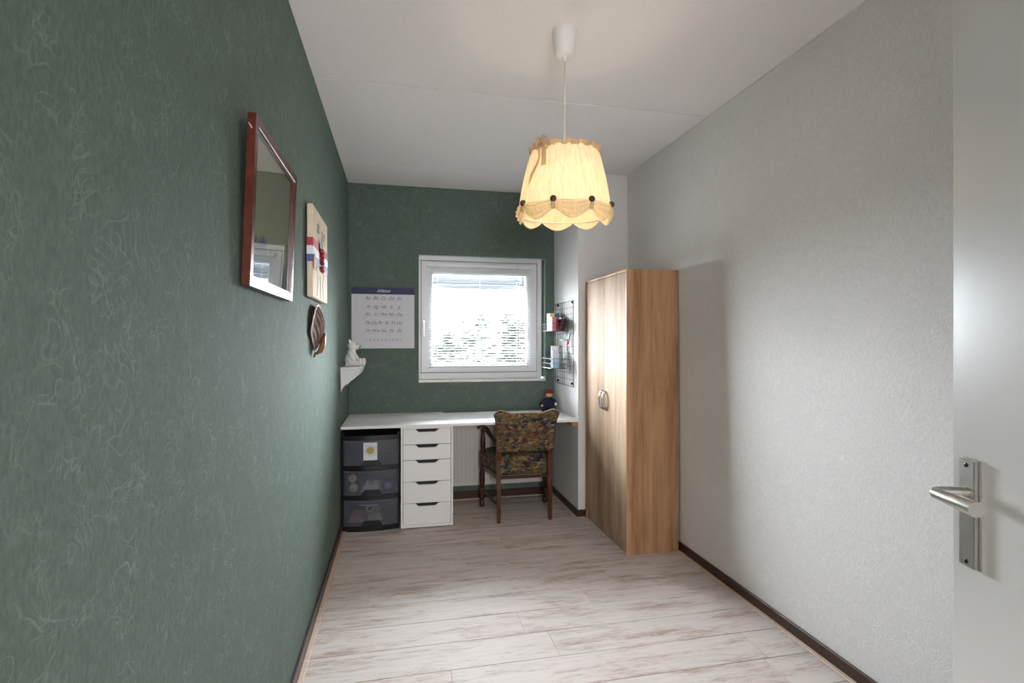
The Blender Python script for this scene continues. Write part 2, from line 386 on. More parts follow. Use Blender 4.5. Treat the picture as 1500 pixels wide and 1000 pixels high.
# floor with its planks
bm = BM(); box(bm, (XL-0.1, YF-0.1, -0.1), (XR+0.1, YB+0.1, -0.009)); floor = struct(obj('floor', bm, M['shadow_gap']))
PW, PLN = 0.19, 1.285
y0 = 2.268 - PW*13; row = 0
meshes = {}
while y0 < YB:
    x = XL + 0.004 - random.choice((0.25, 0.5, 0.78, 1.05, 0.63))*1.0 - 0.1*(row % 3)
    while x < XR:
        xa, xb = max(x, XL+0.004), min(x+PLN, XR-0.004); ya, yb = max(y0, YF), min(y0+PW, YB-0.004)
        if xb-xa > 0.02 and yb-ya > 0.01:
            key = (round(xb-xa, 3), round(yb-ya, 3))
            if key not in meshes:
                bm = BM(); box(bm, (0.0003, 0.0016, -0.009), (xb-xa-0.0003, yb-ya-0.0016, 0), 0.0010)
                me = bpy.data.meshes.new('plank'); bm.to_mesh(me); bm.free(); me.materials.append(M['plank']); meshes[key] = me
            o = bpy.data.objects.new('plank', meshes[key]); C.objects.link(o); o.location = (xa, ya, 0); o.parent = floor
        x += PLN
    y0 += PW; row += 1
# ceiling slabs with open joints
bm = BM(); box(bm, (XL-0.1, YF-0.1, H+0.019), (XR+0.1, YB+0.1, H+0.12)); ceil = struct(obj('ceiling', bm, M['shadow_gap']))
ys = [-0.15, 1.45, 2.632, 3.808, YB]
for a_, b_ in zip(ys[:-1], ys[1:]):
    bm = BM(); box(bm, (XL-0.02, a_+0.0035, H), (XR+0.02, b_-0.0035, H+0.02), 0.0025); obj('ceiling_slab', bm, M['ceiling'], ceil)
def hexa(bm, pts):
    vs = [bm.verts.new(p) for p in pts]
    for f in ((0, 1, 2, 3), (7, 6, 5, 4), (0, 4, 5, 1), (1, 5, 6, 2), (2, 6, 7, 3), (3, 7, 4, 0)): bm.faces.new([vs[i] for i in f])
bm = BM(); Z = H+0.02
hexa(bm, [(XL-0.1, YF-0.1, 0), (XL, YF-0.1, 0), (XL, YB+0.1, 0), (XL-0.1, YB+0.1, 0), (XL-0.1, YF-0.1, Z), (XL-0.006, YF-0.1, Z), (XL-0.006, YB+0.1, Z), (XL-0.1, YB+0.1, Z)])
struct(obj('wall_left', bm, M['green_paper']))
bm = BM()
hexa(bm, [(XR, YF-0.1, 0), (XR+0.1, YF-0.1, 0), (XR+0.1, YN, 0), (XR, YN, 0), (XR-0.028, YF-0.1, Z), (XR+0.1, YF-0.1, Z), (XR+0.1, YN, Z), (XR-0.028, YN, Z)])
struct(obj('wall_right', bm, M['white_paper']))
bm = BM()
for a_, b_ in (((XL-0.05, YB, 0), (WO[0], YB+0.1, Z)), ((WO[1], YB, 0), (XN+0.02, YB+0.1, Z)), ((WO[0], YB, 0), (WO[1], YB+0.1, WO[2])), ((WO[0], YB, WO[3]), (WO[1], YB+0.1, Z))): box(bm, a_, b_)
struct(obj('wall_back', bm, M['green_paper']))
bm = BM(); box(bm, (XN, YN, 0), (XR+0.1, YB+0.1, Z)); struct(obj('wall_niche', bm, M['white_paper']))
# front wall behind the camera with the doorway
DX0, DX1 = -0.24, 0.66
bm = BM(); box(bm, (XL, YF-0.1, 0), (DX0, YF, Z)); box(bm, (DX1, YF-0.1, 0), (XR, YF, Z)); box(bm, (DX0, YF-0.1, 2.06), (DX1, YF, Z))
struct(obj('wall_front', bm, M['white_paper']))
bm = BM()
for a_, b_ in (((DX0, YF-0.11, 0), (DX0+0.04, YF-0.02, 2.06)), ((DX1-0.02, YF-0.11, 0), (DX1, YF-0.02, 2.06)), ((DX0, YF-0.11, 2.02), (DX1, YF-0.02, 2.06))): box(bm, a_, b_, 0.002)
struct(obj('door_frame', bm, M['white_lac']))
# the hall beyond the doorway
bm = BM(); box(bm, (-1.2, -1.7, -0.1), (1.9, YF-0.1, -0.002)); struct(obj('floor_hall', bm, M['carpet']))
bm = BM(); box(bm, (-1.2, -1.7, 2.45), (1.9, YF-0.1, 2.55)); struct(obj('ceiling_hall', bm, M['ceiling']))
bm = BM(); box(bm, (-1.2, -1.8, 0), (1.9, -1.7, 2.5)); box(bm, (-1.3, -1.8, 0), (-1.2, YF-0.1, 2.5)); box(bm, (1.9, -1.8, 0), (2.0, YF-0.1, 2.5)); box(bm, (-1.3, YF-0.12, 0), (XL-0.1, YF-0.1, 2.5)); box(bm, (XR+0.1, YF-0.12, 0), (2.0, YF-0.1, 2.5))
struct(obj('wall_hall', bm, M['white_paper']))
t = thing('hall_fill_light', 'flat white square ceiling light added as unseen fill in the hall', 'ceiling light', (-0.15, -0.85, 2.45))  # made-up fixture that carries the overhead fill
part('housing', M['white_plastic'], t, lambda b: box(b, (-0.40, -1.10, 2.40), (0.10, -0.60, 2.45), 0.005))
part('diffuser', M['fill_glow'], t, lambda b: box(b, (-0.38, -1.08, 2.385), (0.08, -0.62, 2.40), 0.004))
hw = struct(thing('hall_fill_panel', '', 'window', (0.15, -1.7, 1.5))); del hw['label']; del hw['category']  # window shape added around the frontal fill, out of view
def hwf(b):
    for a_, b_ in (((-0.17, -1.70, 1.03), (-0.12, -1.665, 1.97)), ((0.42, -1.70, 1.03), (0.47, -1.665, 1.97)), ((-0.12, -1.70, 1.03), (0.42, -1.665, 1.08)), ((-0.12, -1.70, 1.92), (0.42, -1.665, 1.97))): box(b, a_, b_, 0.003)
part('window_frame', M['white_pvc'], hw, hwf)
part('fill_pane', M['fill_glow'], hw, lambda b: box(b, (-0.12, -1.70, 1.08), (0.42, -1.68, 1.92)))  # glowing pane added with the frontal fill
# baseboards and the cream strips at their feet
BH, BT = 0.052, 0.012
def base(n, a_, b_):
    bm = BM(); box(bm, a_, b_, 0.002); struct(obj(n, bm, M['dark_base']))
base('baseboard_left', (XL, YF, 0), (XL+BT, YB, 0.05))
base('baseboard_right', (XR-BT, YF, 0), (XR, YN, BH))
base('baseboard_back', (XL+BT, YB-BT, 0), (XN, YB, BH+0.01))
base('baseboard_niche', (XN-BT, YN-BT, 0), (XN, YB-BT, BH))
base('baseboard_pier', (XN, YN-BT, 0), (XR-BT, YN, BH))
TW = 0.022
def strip(n, a_, b_):
    bm = BM(); box(bm, a_, b_, 0.002); struct(obj(n, bm, M['cream_trim']))
strip('trim_1', (XL+BT, YF, 0), (XL+BT+TW, YB-BT, 0.006))
strip('trim_2', (XR-BT-TW, YF, 0), (XR-BT, 2.955, 0.006))
strip('trim_3', (XL+BT+TW, YB-BT-TW, 0), (XN-BT, YB-BT, 0.006))
strip('trim_4', (XN-BT-TW, YN-BT, 0), (XN-BT, YB-BT-TW, 0.006))
strip('trim_5', (XN-BT-TW, YN-BT-TW, 0), (1.335, YN-BT, 0.006))
# thin caulk bead along the right ceiling edge and pier corner
bm = BM(); box(bm, (XR-0.034, YF, H-0.004), (XR-0.024, YN, H)); struct(obj('trim_6', bm, M['white_lac']))

# ------------------------------------------------------------------ window with blind
YW = 4.355                      # face of the fixed frame
win = struct(thing('window_1', '', 'window', (0.68, YW, 0.99))); del win['label']; del win['category']
def ring(bm, x0, x1, z0, z1, wl, wr, wb, wt, ya, yb, bev=0.003):
    box(bm, (x0, ya, z0), (x0+wl, yb, z1), bev); box(bm, (x1-wr, ya, z0), (x1, yb, z1), bev)
    box(bm, (x0+wl, ya, z0), (x1-wr, yb, z0+wb), bev); box(bm, (x0+wl, ya, z1-wt), (x1-wr, yb, z1), bev)
part('window_frame', M['white_pvc'], win, lambda b: ring(b, 0.1485, 1.186, 0.986, 1.997, 0.018, 0.038, 0.05, 0.037, YW, YW+0.06, 0.002))
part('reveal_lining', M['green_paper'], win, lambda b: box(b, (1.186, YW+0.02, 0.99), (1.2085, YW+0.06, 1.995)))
M['reveal'] = mat('daylit_green_reveal', (176, 200, 190), 0.35)  # paler than the wall: window daylight painted into the reveal
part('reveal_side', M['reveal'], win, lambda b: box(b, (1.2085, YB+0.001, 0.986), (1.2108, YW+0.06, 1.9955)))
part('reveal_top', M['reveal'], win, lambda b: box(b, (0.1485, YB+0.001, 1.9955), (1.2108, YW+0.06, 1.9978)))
part('seal', M['shadow_gap'], win, lambda b: ring(b, 0.165, 1.149, 1.035, 1.961, 0.02, 0.02, 0.02, 0.02, YW+0.02, YW+0.055, 0))
sash = part('sash', M['white_pvc'], win, lambda b: (ring(b, 0.170, 1.144, 1.040, 1.956, 0.085, 0.085, 0.07, 0.10, YW+0.001, YW+0.05, 0.003), ring(b, 0.250, 1.064, 1.105, 1.861, 0.01, 0.01, 0.01, 0.01, YW+0.012, YW+0.045, 0.002)))
part('pane', M['glass'], win, lambda b: box(b, (0.255, YW+0.028, 1.11), (1.059, YW+0.034, 1.858)))
def whandle(b):
    box(b, (0.180, YW-0.008, 1.42), (0.202, YW, 1.47), 0.003)
    box(b, (0.184, YW-0.030, 1.435), (0.198, YW-0.006, 1.455), 0.003)
    box(b, (0.184, YW-0.034, 1.335), (0.198, YW-0.022, 1.455), 0.004, 2)
part('window_handle', M['steel'], win, whandle)
# tiled sill: four white tiles
for k in range(4):
    xa = 0.146 + k*0.2665; part('sill_tile', M['white_lac'], win, lambda b, xa=xa: box(b, (xa+0.0012, YB-0.012, 0.962), (xa+0.2653, YW+0.01, 0.985), 0.003, 2))
# venetian blind on the sash
bl = thing('venetian_blind', 'white venetian blind with thin slats hanging on the small square window', 'blind', (0.65, YW-0.02, 1.93))
part('head_rail', M['blind'], bl, lambda b: box(b, (0.215, YW-0.032, 1.905), (1.088, YW-0.004, 1.935), 0.002))
for xx in (0.285, 0.975): part('bracket', M['white_plastic'], bl, lambda b, xx=xx: (box(b, (xx-0.012, YW-0.035, 1.90), (xx+0.012, YW, 1.94), 0.002), box(b, (xx-0.018, YW-0.038, 1.934), (xx+0.018, YW-0.03, 1.942), 0.001)))
bm = BM(); th = math.radians(6)
prof = [(-0.011, 0), (-0.005, 0.0010), (0, 0.0013), (0.005, 0.0010), (0.011, 0)]
pr = [(YW-0.018+p*math.cos(th)+0, q+p*math.sin(th)) for p, q in prof]; pr += [(a_, b_-0.0005) for a_, b_ in pr[::-1]]
prism(bm, [(a_-(YW-0.018), b_) for a_, b_ in pr], 'x', -0.43, 0.43)
me = bpy.data.meshes.new('slat'); bmesh.ops.recalc_face_normals(bm, faces=bm.faces); bm.to_mesh(me); bm.free(); me.materials.append(M['blind'])
z = 1.893; n = 0
while z > 1.085:
    o = bpy.data.objects.new('slat', me); C.objects.link(o); o.parent = bl; o.location = Vector((0.652, YW-0.018, z))-bl.location
    z -= 0.0215
part('bottom_rail', M['blind'], bl, lambda b: box(b, (0.222, YW-0.030, 1.058), (1.082, YW-0.006, 1.080), 0.002))
for xx in (0.30, 0.65, 0.965): part('ladder_cord', M['blind'], bl, lambda b, xx=xx: (tube(b, [(xx, YW-0.031, 1.06), (xx, YW-0.031, 1.91)], 0.0006, 5), tube(b, [(xx, YW-0.005, 1.06), (xx, YW-0.005, 1.91)], 0.0006, 5), box(b, (xx-0.01, YW-0.032, 1.054), (xx+0.01, YW-0.028, 1.084), 0.001)))
part('pull_cord', M['blind'], bl, lambda b: tube(b, [(0.985, YW-0.036, 1.93), (0.986, YW-0.038, 1.2), (0.99, YW-0.04, 1.03), (1.0, YW-0.03, 1.0)], 0.0011, 6))
part('tilt_cord', M['blind'], bl, lambda b: (tube(b, [(1.035, YW-0.036, 1.93), (1.038, YW-0.038, 1.3), (1.06, YW-0.036, 1.03), (1.09, YW-0.03, 0.995)], 0.0011, 6), ball(b, (1.09, YW-0.028, 0.998), (0.009, 0.005, 0.008), seg=8)))
# exterior screen casing above the glass
sc = thing('screen_casing', 'grey sun-screen casing outside behind the upper window glass', 'sun screen', (0.65, 4.56, 1.86))
part('casing', M['grey_box'], sc, lambda b: box(b, (0.25, 4.50, 1.785), (1.07, 4.62, 1.92), 0.004))
for xx in (0.30, 1.0): part('bracket', M['dark_metal'], sc, lambda b, xx=xx: box(b, (xx, 4.419, 1.90), (xx+0.02, 4.55, 2.03), 0.001))
part('casing_lip', M['casing_lip'], sc, lambda b: box(b, (0.24, 4.49, 1.745), (1.08, 4.60, 1.785), 0.003))
for xx in (0.262, 1.056): part('guide_slot', M['navy'], sc, lambda b, xx=xx: box(b, (xx, 4.47, 1.745), (xx+0.011, 4.51, 1.90)))
part('fitting', M['navy'], sc, lambda b: (box(b, (1.0, 4.478, 1.826), (1.045, 4.499, 1.842), 0.004), box(b, (0.99, 4.478, 1.802), (1.035, 4.499, 1.818), 0.004)))

# ------------------------------------------------------------------ outside
bm = BM(); box(bm, (-80, 5, -2.9), (80, 160, -2.8)); struct(obj('ground', bm, M['grass']))
def tree(x, y, top, rad, m, label, seed, n=9500):
    rnd = random.Random(seed); t = thing('garden_tree', label, 'tree', (x, y, -2.8), 'trees beyond the window')
    def tr(b):
        tube(b, [(x, y, -2.8), (x+0.1, y, -1), (x, y, top-1.2)], [0.16, 0.11, 0.04], 10)
        for k in range(9):
            a_ = rnd.random()*6.28; z0 = rnd.uniform(-1.2, top-1.6); L = rad*rnd.uniform(0.5, 0.85)
            tube(b, [(x, y, z0), (x+math.cos(a_)*L*0.5, y+math.sin(a_)*L*0.5, z0+0.5), (x+math.cos(a_)*L, y+math.sin(a_)*L, z0+1.1)], [0.05, 0.03, 0.012], 6)
    part('trunk', M['bark'], t, tr, True)
    def cr(b):
        zc = (top-1.4)/2; hz = (top+1.4)/2
        cl = [(Vector((rnd.gauss(0, 1), rnd.gauss(0, 1), rnd.gauss(0, 1))).normalized()*rnd.random()**0.4) for _ in range(46)]
        for i in range(n):
            d = cl[rnd.randrange(46)]; s = rad*0.3
            p = Vector((x+d.x*rad+rnd.gauss(0, s*0.5), y+d.y*rad+rnd.gauss(0, s*0.5), zc+d.z*hz+rnd.gauss(0, s*0.5)))
            q = Matrix.Rotation(rnd.random()*6.28, 3, 'Z') @ Matrix.Rotation(rnd.uniform(-1, 1), 3, 'X'); L = rnd.uniform(0.06, 0.12)
            vs = [b.verts.new(p + q @ Vector(c)) for c in ((-L, 0, 0), (0, -L*0.5, 0), (L, 0, 0), (0, L*0.5, 0))]; b.faces.new(vs)
    o = part('crown', m, t, cr); o['kind'] = 'stuff'
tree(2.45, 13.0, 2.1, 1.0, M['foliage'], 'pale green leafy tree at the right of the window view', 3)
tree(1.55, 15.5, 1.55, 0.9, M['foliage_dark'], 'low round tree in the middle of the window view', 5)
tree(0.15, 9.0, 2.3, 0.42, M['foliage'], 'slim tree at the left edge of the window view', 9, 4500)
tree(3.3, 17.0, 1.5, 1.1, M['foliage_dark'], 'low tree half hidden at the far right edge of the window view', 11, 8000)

# ------------------------------------------------------------------ wardrobe
W0, W1, WY0, WY1, WH = 1.337, 1.682, 2.96, 3.675, 1.735
t = thing('wardrobe', 'tall oak-effect two-door wardrobe against the white wall', 'wardrobe', (1.51, 3.32, 0))
part('side_panel', M['oak'], t, lambda b: box(b, (W0, WY0, 0), (W1, WY0+0.016, WH), 0.0015))
part('side_panel', M['oak'], t, lambda b: box(b, (W0, WY1-0.016, 0), (W1, WY1, WH), 0.0015))
part('top_panel', M['oak'], t, lambda b: box(b, (W0+0.002, WY0+0.016, WH-0.016), (W1, WY1-0.016, WH)))
part('back_panel', M['oak'], t, lambda b: box(b, (W1-0.006, WY0+0.016, 0.05), (W1-0.001, WY1-0.016, WH-0.016)))
part('bottom_panel', M['oak'], t, lambda b: box(b, (W0+0.02, WY0+0.016, 0.075), (W1-0.006, WY1-0.016, 0.09)))
part('plinth', M['oak_door'], t, lambda b: box(b, (W0+0.012, WY0+0.016, 0), (W0+0.026, WY1-0.016, 0.075)))
ym = (WY0+WY1)/2
for s, (ya, yb) in ((1, (WY0+0.0185, ym-0.001)), (-1, (ym+0.001, WY1-0.0185))):
    d = part('door', M['oak_door'], t, lambda b: box(b, (W0+0.001, ya, 0.082), (W0+0.017, yb, WH-0.019), 0.0012))
    hy = ym - s*0.028
    def hd(b, hy=hy):
        pts = []
        for k in range(15):
            a_ = k/14*PI; pts.append((W0+0.003-math.sin(a_)**0.8*0.026, hy, 0.905-math.cos(a_)*0.055))
        tube(b, pts, [0.0065 if 2 < k < 12 else 0.009 for k in range(15)], 8, squash=(1, 1.1))
        for z_ in (0.85, 0.96): box(b, (W0-0.004, hy-0.008, z_-0.008), (W0+0.002, hy+0.008, z_+0.008), 0.002)
    part('handle', M['chrome'], d, hd, True, label='curved chrome bow handle')

# ------------------------------------------------------------------ worktop, batten, radiator
DZ0, DZ1 = 0.702, 0.721
def desk(b):
    prism(b, [(XL+0.003, 3.69), (XN-0.002, 3.69), (XN-0.002, 4.262), (0.337, 4.262), (0.337, YB-0.002), (XL+0.003, YB-0.002)], 'z', DZ0, DZ1)
o = simple('desktop', M['white_lam'], desk, 'long white worktop spanning the niche under the window', 'desk')
md = o.modifiers.new('bevel', 'BEVEL'); md.width = 0.0015; md.segments = 1
simple('support_batten', M['pine'], lambda b: box(b, (XN-0.042, 3.72, DZ0-0.034), (XN-0.001, 4.27, DZ0-0.0005), 0.002), 'short pine batten under the right end of the white worktop', 'batten')
rd = thing('radiator', 'white ribbed panel radiator under the worktop behind the chair', 'radiator', (0.75, 4.24, 0.13))
RX0, RX1, RZ0, RZ1, RY = 0.36, 1.17, 0.135, 0.635, 4.215
def ribs(b):
    pitch = 0.0333; n = int((RX1-RX0)/pitch); prev = None
    pts = []
    for k in range(n):
        x_ = RX0+0.012+k*pitch
        pts += [(x_, 0.0), (x_+0.006, 0.005), (x_+0.016, 0.005), (x_+0.022, 0.0)]
    cols = []
    for x_, d_ in pts:
        cols.append([b.verts.new((x_, RY-dd, zz)) for zz, dd in ((RZ0, 0), (RZ0+0.03, 0), (RZ0+0.042, d_), (RZ1-0.042, d_), (RZ1-0.03, 0), (RZ1, 0))])
    for c0, c1 in zip(cols[:-1], cols[1:]):
        for j in range(5): b.faces.new((c0[j], c1[j], c1[j+1], c0[j+1]))
    box(b, (RX0, RY+0.0005, RZ0), (RX1, RY+0.012, RZ1), 0.003)
part('front_panel', M['rad'], rd, ribs)
part('rear_panel', M['rad'], rd, lambda b: box(b, (RX0, RY+0.055, RZ0), (RX1, RY+0.067, RZ1), 0.003))
def grille(b):
    box(b, (RX0-0.004, RY-0.004, RZ1-0.012), (RX1+0.004, RY+0.072, RZ1+0.002), 0.002)
    box(b, (RX0-0.005, RY-0.002, RZ0+0.01), (RX0-0.001, RY+0.07, RZ1), 0.001); box(b, (RX1+0.001, RY-0.002, RZ0+0.01), (RX1+0.005, RY+0.07, RZ1), 0.001)
part('casing', M['rad'], rd, grille)
for xx in (0.40, 1.10): part('foot_bracket', M['dark_metal'], rd, lambda b, xx=xx: box(b, (xx, RY+0.01, RZ0-0.006), (xx+0.03, RY+0.105, RZ0+0.01), 0.001))

# ------------------------------------------------------------------ white drawer cabinet
CX0, CX1, CY0, CY1, CH = 0.005, 0.364, 3.70, 4.20, 0.7015
t = thing('drawer_cabinet', 'white five-drawer cabinet with cut-out grips under the worktop', 'drawer cabinet', (0.185, 3.95, 0))
part('body', M['white_lam'], t, lambda b: (box(b, (CX0, CY0, 0.006), (CX0+0.014, CY1, CH), 0.001), box(b, (CX1-0.014, CY0, 0.006), (CX1, CY1, CH), 0.001), box(b, (CX0+0.014, CY0, CH-0.013), (CX1-0.014, CY1, CH), 0.001), box(b, (CX0+0.014, CY0, 0.006), (CX1-0.014, CY1, 0.026), 0.001), box(b, (CX0+0.014, CY1-0.01, 0.026), (CX1-0.014, CY1, CH-0.013))))
part('foot_strip', M['shadow_gap'], t, lambda b: box(b, (CX0+0.02, CY0+0.01, 0), (CX1-0.02, CY1-0.01, 0.006)))
part('interior', M['shadow_gap'], t, lambda b: box(b, (CX0+0.014, CY0+0.045, 0.026), (CX1-0.014, CY0+0.05, CH-0.013)))
zt = CH-0.0145
for hgt in (0.1075, 0.1075, 0.149, 0.149, 0.147):
    z1, z0 = zt, zt-hgt+0.003; xa, xb, xm = CX0+0.0165, CX1-0.0165, (CX0+CX1)/2
    def fr(b):
        # front with a trapezoid grip cut from its top edge
        l0, l1, dp = 0.085, 0.058, 0.021
        poly = [(xa, z0), (xb, z0), (xb, z1), (xm+l0, z1), (xm+l0-0.008, z1-0.004), (xm+l1+0.004, z1-dp+0.003), (xm+l1-0.003, z1-dp), (xm-l1+0.003, z1-dp), (xm-l1-0.004, z1-dp+0.003), (xm-l0+0.008, z1-0.004), (xm-l0, z1), (xa, z1)]
        prism(b, poly, 'y', CY0+0.0005, CY0+0.016)
        for e in list(b.faces): pass
    d = part('drawer', M['white_lam'], t, fr)
    part('drawer_box', M['shadow_gap'], d, lambda b: box(b, (xa+0.004, CY0+0.018, z0+0.004), (xb-0.004, CY0+0.040, z1-0.002)))
    zt -= hgt+0.0005

# ------------------------------------------------------------------ black drawer tower with translucent drawers
TX0, TX1, TY0, TY1 = -0.384, -0.004, 3.735, 4.12
t = thing('drawer_tower', 'black plastic tower with three translucent drawers under the worktop', 'drawer tower', (-0.194, 3.93, 0))
def bowpoly(x0, x1, y, bow, n=12): return [(x0+(x1-x0)*k/n, y-bow*(1-(2*k/n-1)**2)) for k in range(n+1)]
def bowslab(b, x0, x1, y, bow, y1, z0, z1):
    prism(b, bowpoly(x0, x1, y, bow)+[(x1, y1), (x0, y1)], 'z', z0, z1)
def tw(b):
    box(b, (TX0, TY0, 0), (TX0+0.012, TY1, 0.64), 0.002); box(b, (TX1-0.012, TY0, 0), (TX1, TY1, 0.64), 0.002)
    box(b, (TX0+0.012, TY1-0.008, 0), (TX1-0.012, TY1, 0.63))
    for z0, z1 in ((0.0, 0.036), (0.215, 0.246), (0.415, 0.447), (0.622, 0.652)): bowslab(b, TX0, TX1, TY0, 0.028, TY1, z0, z1)
part('frame', M['black_plastic'], t, tw)
part('lid_rim', M['black_plastic'], t, lambda b: (box(b, (TX0+0.003, TY0+0.01, 0.652), (TX0+0.012, TY1, 0.668), 0.001), box(b, (TX1-0.012, TY0+0.01, 0.652), (TX1-0.003, TY1, 0.668), 0.001), box(b, (TX0+0.012, TY1-0.01, 0.652), (TX1-0.012, TY1, 0.668), 0.001)))
towerd = []
for z0, z1 in ((0.447, 0.620), (0.246, 0.413), (0.036, 0.213)):
    xa, xb = TX0+0.013, TX1-0.013; xm = (xa+xb)/2+0.004
    def fr(b):
        n = 24; pts = bowpoly(xa, xb, TY0, 0.030, n); th_ = 0.003
        def zb(x_):     # raised lower edge around the grip
            d_ = abs(x_-xm); return z0+0.001+(0.036 if d_ < 0.052 else (0.036*(0.072-d_)/0.02 if d_ < 0.072 else 0))
        cut = sorted(set([p[0] for p in pts]+[xm-0.072, xm-0.052, xm+0.052, xm+0.072]))
        ring_ = []
        for x_ in cut:
            u = (x_-xa)/(xb-xa); y_ = TY0-0.030*(1-(2*u-1)**2)
            ring_.append([b.verts.new((x_, y_, zb(x_))), b.verts.new((x_, y_, z1)), b.verts.new((x_, y_+th_, z1)), b.verts.new((x_, y_+th_, zb(x_)))])
        for r0, r1 in zip(ring_[:-1], ring_[1:]):
            for j in range(4): b.faces.new((r0[j], r1[j], r1[(j+1) % 4], r0[(j+1) % 4]))
        b.faces.new(ring_[0]); b.faces.new(ring_[-1][::-1])
    d = part('drawer', M['frost'], t, fr, label='translucent grey front')
    part('drawer_tray', M['frost_side'], d, lambda b: (box(b, (xa, TY0+0.006, z0+0.001), (xb, TY1-0.01, z0+0.004)), box(b, (xa, TY0+0.006, z0+0.004), (xa+0.003, TY1-0.012, z1-0.01)), box(b, (xb-0.003, TY0+0.006, z0+0.004), (xb, TY1-0.012, z1-0.01))))
    part('rim', M['frost'], d, lambda b: prism(b, bowpoly(xa, xb, TY0, 0.034)+bowpoly(xa, xb, TY0+0.004, 0.030)[::-1], 'z', z1-0.012, z1-0.001))
    def gr(b): prism(b, [(xm-0.070, z0+0.0005), (xm+0.070, z0+0.0005), (xm+0.051, z0+0.035), (xm-0.051, z0+0.035)], 'y', TY0-0.026, TY0-0.008)
    part('grip', M['black_plastic'], d, gr)
def gold(name):
    a = NT(name); v = a.n('TexVoronoi', Scale=190.0); a.l(a.tc.outputs['Object'], v.inputs['Vector'])
    a.l(a.ramp(v.outputs['Distance'], [(0.1, lin((214, 204, 96))), (0.6, lin((120, 112, 50)))]), a.b.inputs['Base Color']); return a.m
M['gold'] = gold('gold_green_emblem')
st = thing('sticker', 'white sticker with round gold emblem on the top translucent drawer', 'sticker', (-0.2, TY0-0.031, 0.54))
part('paper', M['white_print'], st, lambda b: box(b, (-0.244, TY0-0.0325, 0.487), (-0.152, TY0-0.0305, 0.606)))
def disc(b, cx, cz, r, y_, n=28, ri=0):
    vs = [b.verts.new((cx+r*math.cos(k*2*PI/n), y_, cz+r*math.sin(k*2*PI/n))) for k in range(n)]
    if not ri: b.faces.new(vs)
    else:
        v2 = [b.verts.new((cx+ri*math.cos(k*2*PI/n), y_, cz+ri*math.sin(k*2*PI/n))) for k in range(n)]
        for k in range(n): b.faces.new((vs[k], vs[(k+1) % n], v2[(k+1) % n], v2[k]))
part('emblem', M['gold'], st, lambda b: disc(b, -0.198, 0.553, 0.025, TY0-0.0329))
M['pale_gold'] = mat('pale_gold_ring', (206, 194, 150), 0.6)
part('emblem_ring', M['pale_gold'], st, lambda b: disc(b, -0.198, 0.553, 0.032, TY0-0.0328, ri=0.027))
def marks(b):
    for k in range(30):
        if k % 7 == 6: continue
        a_ = k*2*PI/30; c_ = Vector((-0.198+0.038*math.cos(a_), TY0-0.0329, 0.553+0.038*math.sin(a_)))
        obox(b, c_, (0.0011, 0.0001, 0.0026), Matrix.Rotation(-(a_-PI/2), 3, 'Y'))
part('ring_of_lettering', M['ink'], st, marks)
# contents seen through the plastic
def yarn(x, y, z, r, c, label):
    m_ = mat('yarn_'+str(c), c, 0.9, bump=(120, 0.8, 0.004)); t_ = thing('wool_ball', label, 'wool ball', (x, y, z), 'rolls of wool in the middle drawer')
    def f(b):
        ball(b, (x, y, z), (r, r*0.8, r), seg=18)
    part('winding', m_, t_, f, True)
    part('core', M['bear_grey'], t_, lambda b: tube(b, [(x, y-r*0.86, z), (x, y-r*0.7, z)], r*0.22, 10))
yarn(-0.322, 3.79, 0.348, 0.030, (232, 214, 176), 'cream wool ball topmost at the left in the middle drawer')
yarn(-0.316, 3.79, 0.283, 0.031, (228, 216, 206), 'white wool ball lowest at the left in the middle drawer')
yarn(-0.082, 3.785, 0.288, 0.028, (140, 148, 210), 'lilac wool ball at the right in the middle drawer')
def crump(x0, x1, y0, y1, z0, z1, seed):
    def f(b):
        def g(u, v):
            p = Vector((x0+(x1-x0)*u, y0+(y1-y0)*v, 0)); e = min(1, 5*min(u, 1-u, v, 1-v))
            return (p.x, p.y, z0+(z1-z0)*e*(0.55+0.6*abs(noise.noise(Vector((u*5+seed, v*4, seed))))))
        surf(b, g, 22, 14); box(b, (x0+0.005, y0+0.005, z0), (x1-0.005, y1-0.005, z0+0.004))
    return f
simple('folded_cloth', M['bear'], crump(-0.27, -0.13, 3.78, 3.95, 0.251, 0.312, 2), 'crumpled white cloth in the middle translucent drawer', 'cloth', smooth=True)
simple('folded_cloth', mat('pinkish_cloth', (190, 130, 116), 0.9), crump(-0.35, -0.24, 3.79, 3.98, 0.041, 0.10, 4), 'pinkish cloth at the left of the bottom translucent drawer', 'cloth', smooth=True)
simple('folded_cloth', mat('grey_cloth', (170, 164, 160), 0.9), crump(-0.23, -0.12, 3.80, 3.98, 0.041, 0.115, 6), 'grey cloth in the middle of the bottom translucent drawer', 'cloth', smooth=True)
def hanger(b):
    tube(b, [(-0.28, 3.775, 0.165), (-0.21, 3.772, 0.158), (-0.15, 3.775, 0.161)], 0.004, 8)
    tube(b, [(-0.205+0.0*k, 3.772, 0.155) for k in range(1)] + [(-0.2-0.018*math.sin(a_/10*PI*1.4)-0.006, 3.77, 0.137+0.02*math.cos(a_/10*PI*1.4)) for a_ in range(11)], 0.0045, 8)
simple('clothes_hanger', mat('cream_hanger', (226, 206, 172), 0.5), hanger, 'small cream hanger hook in the bottom translucent drawer', 'hanger', smooth=True)

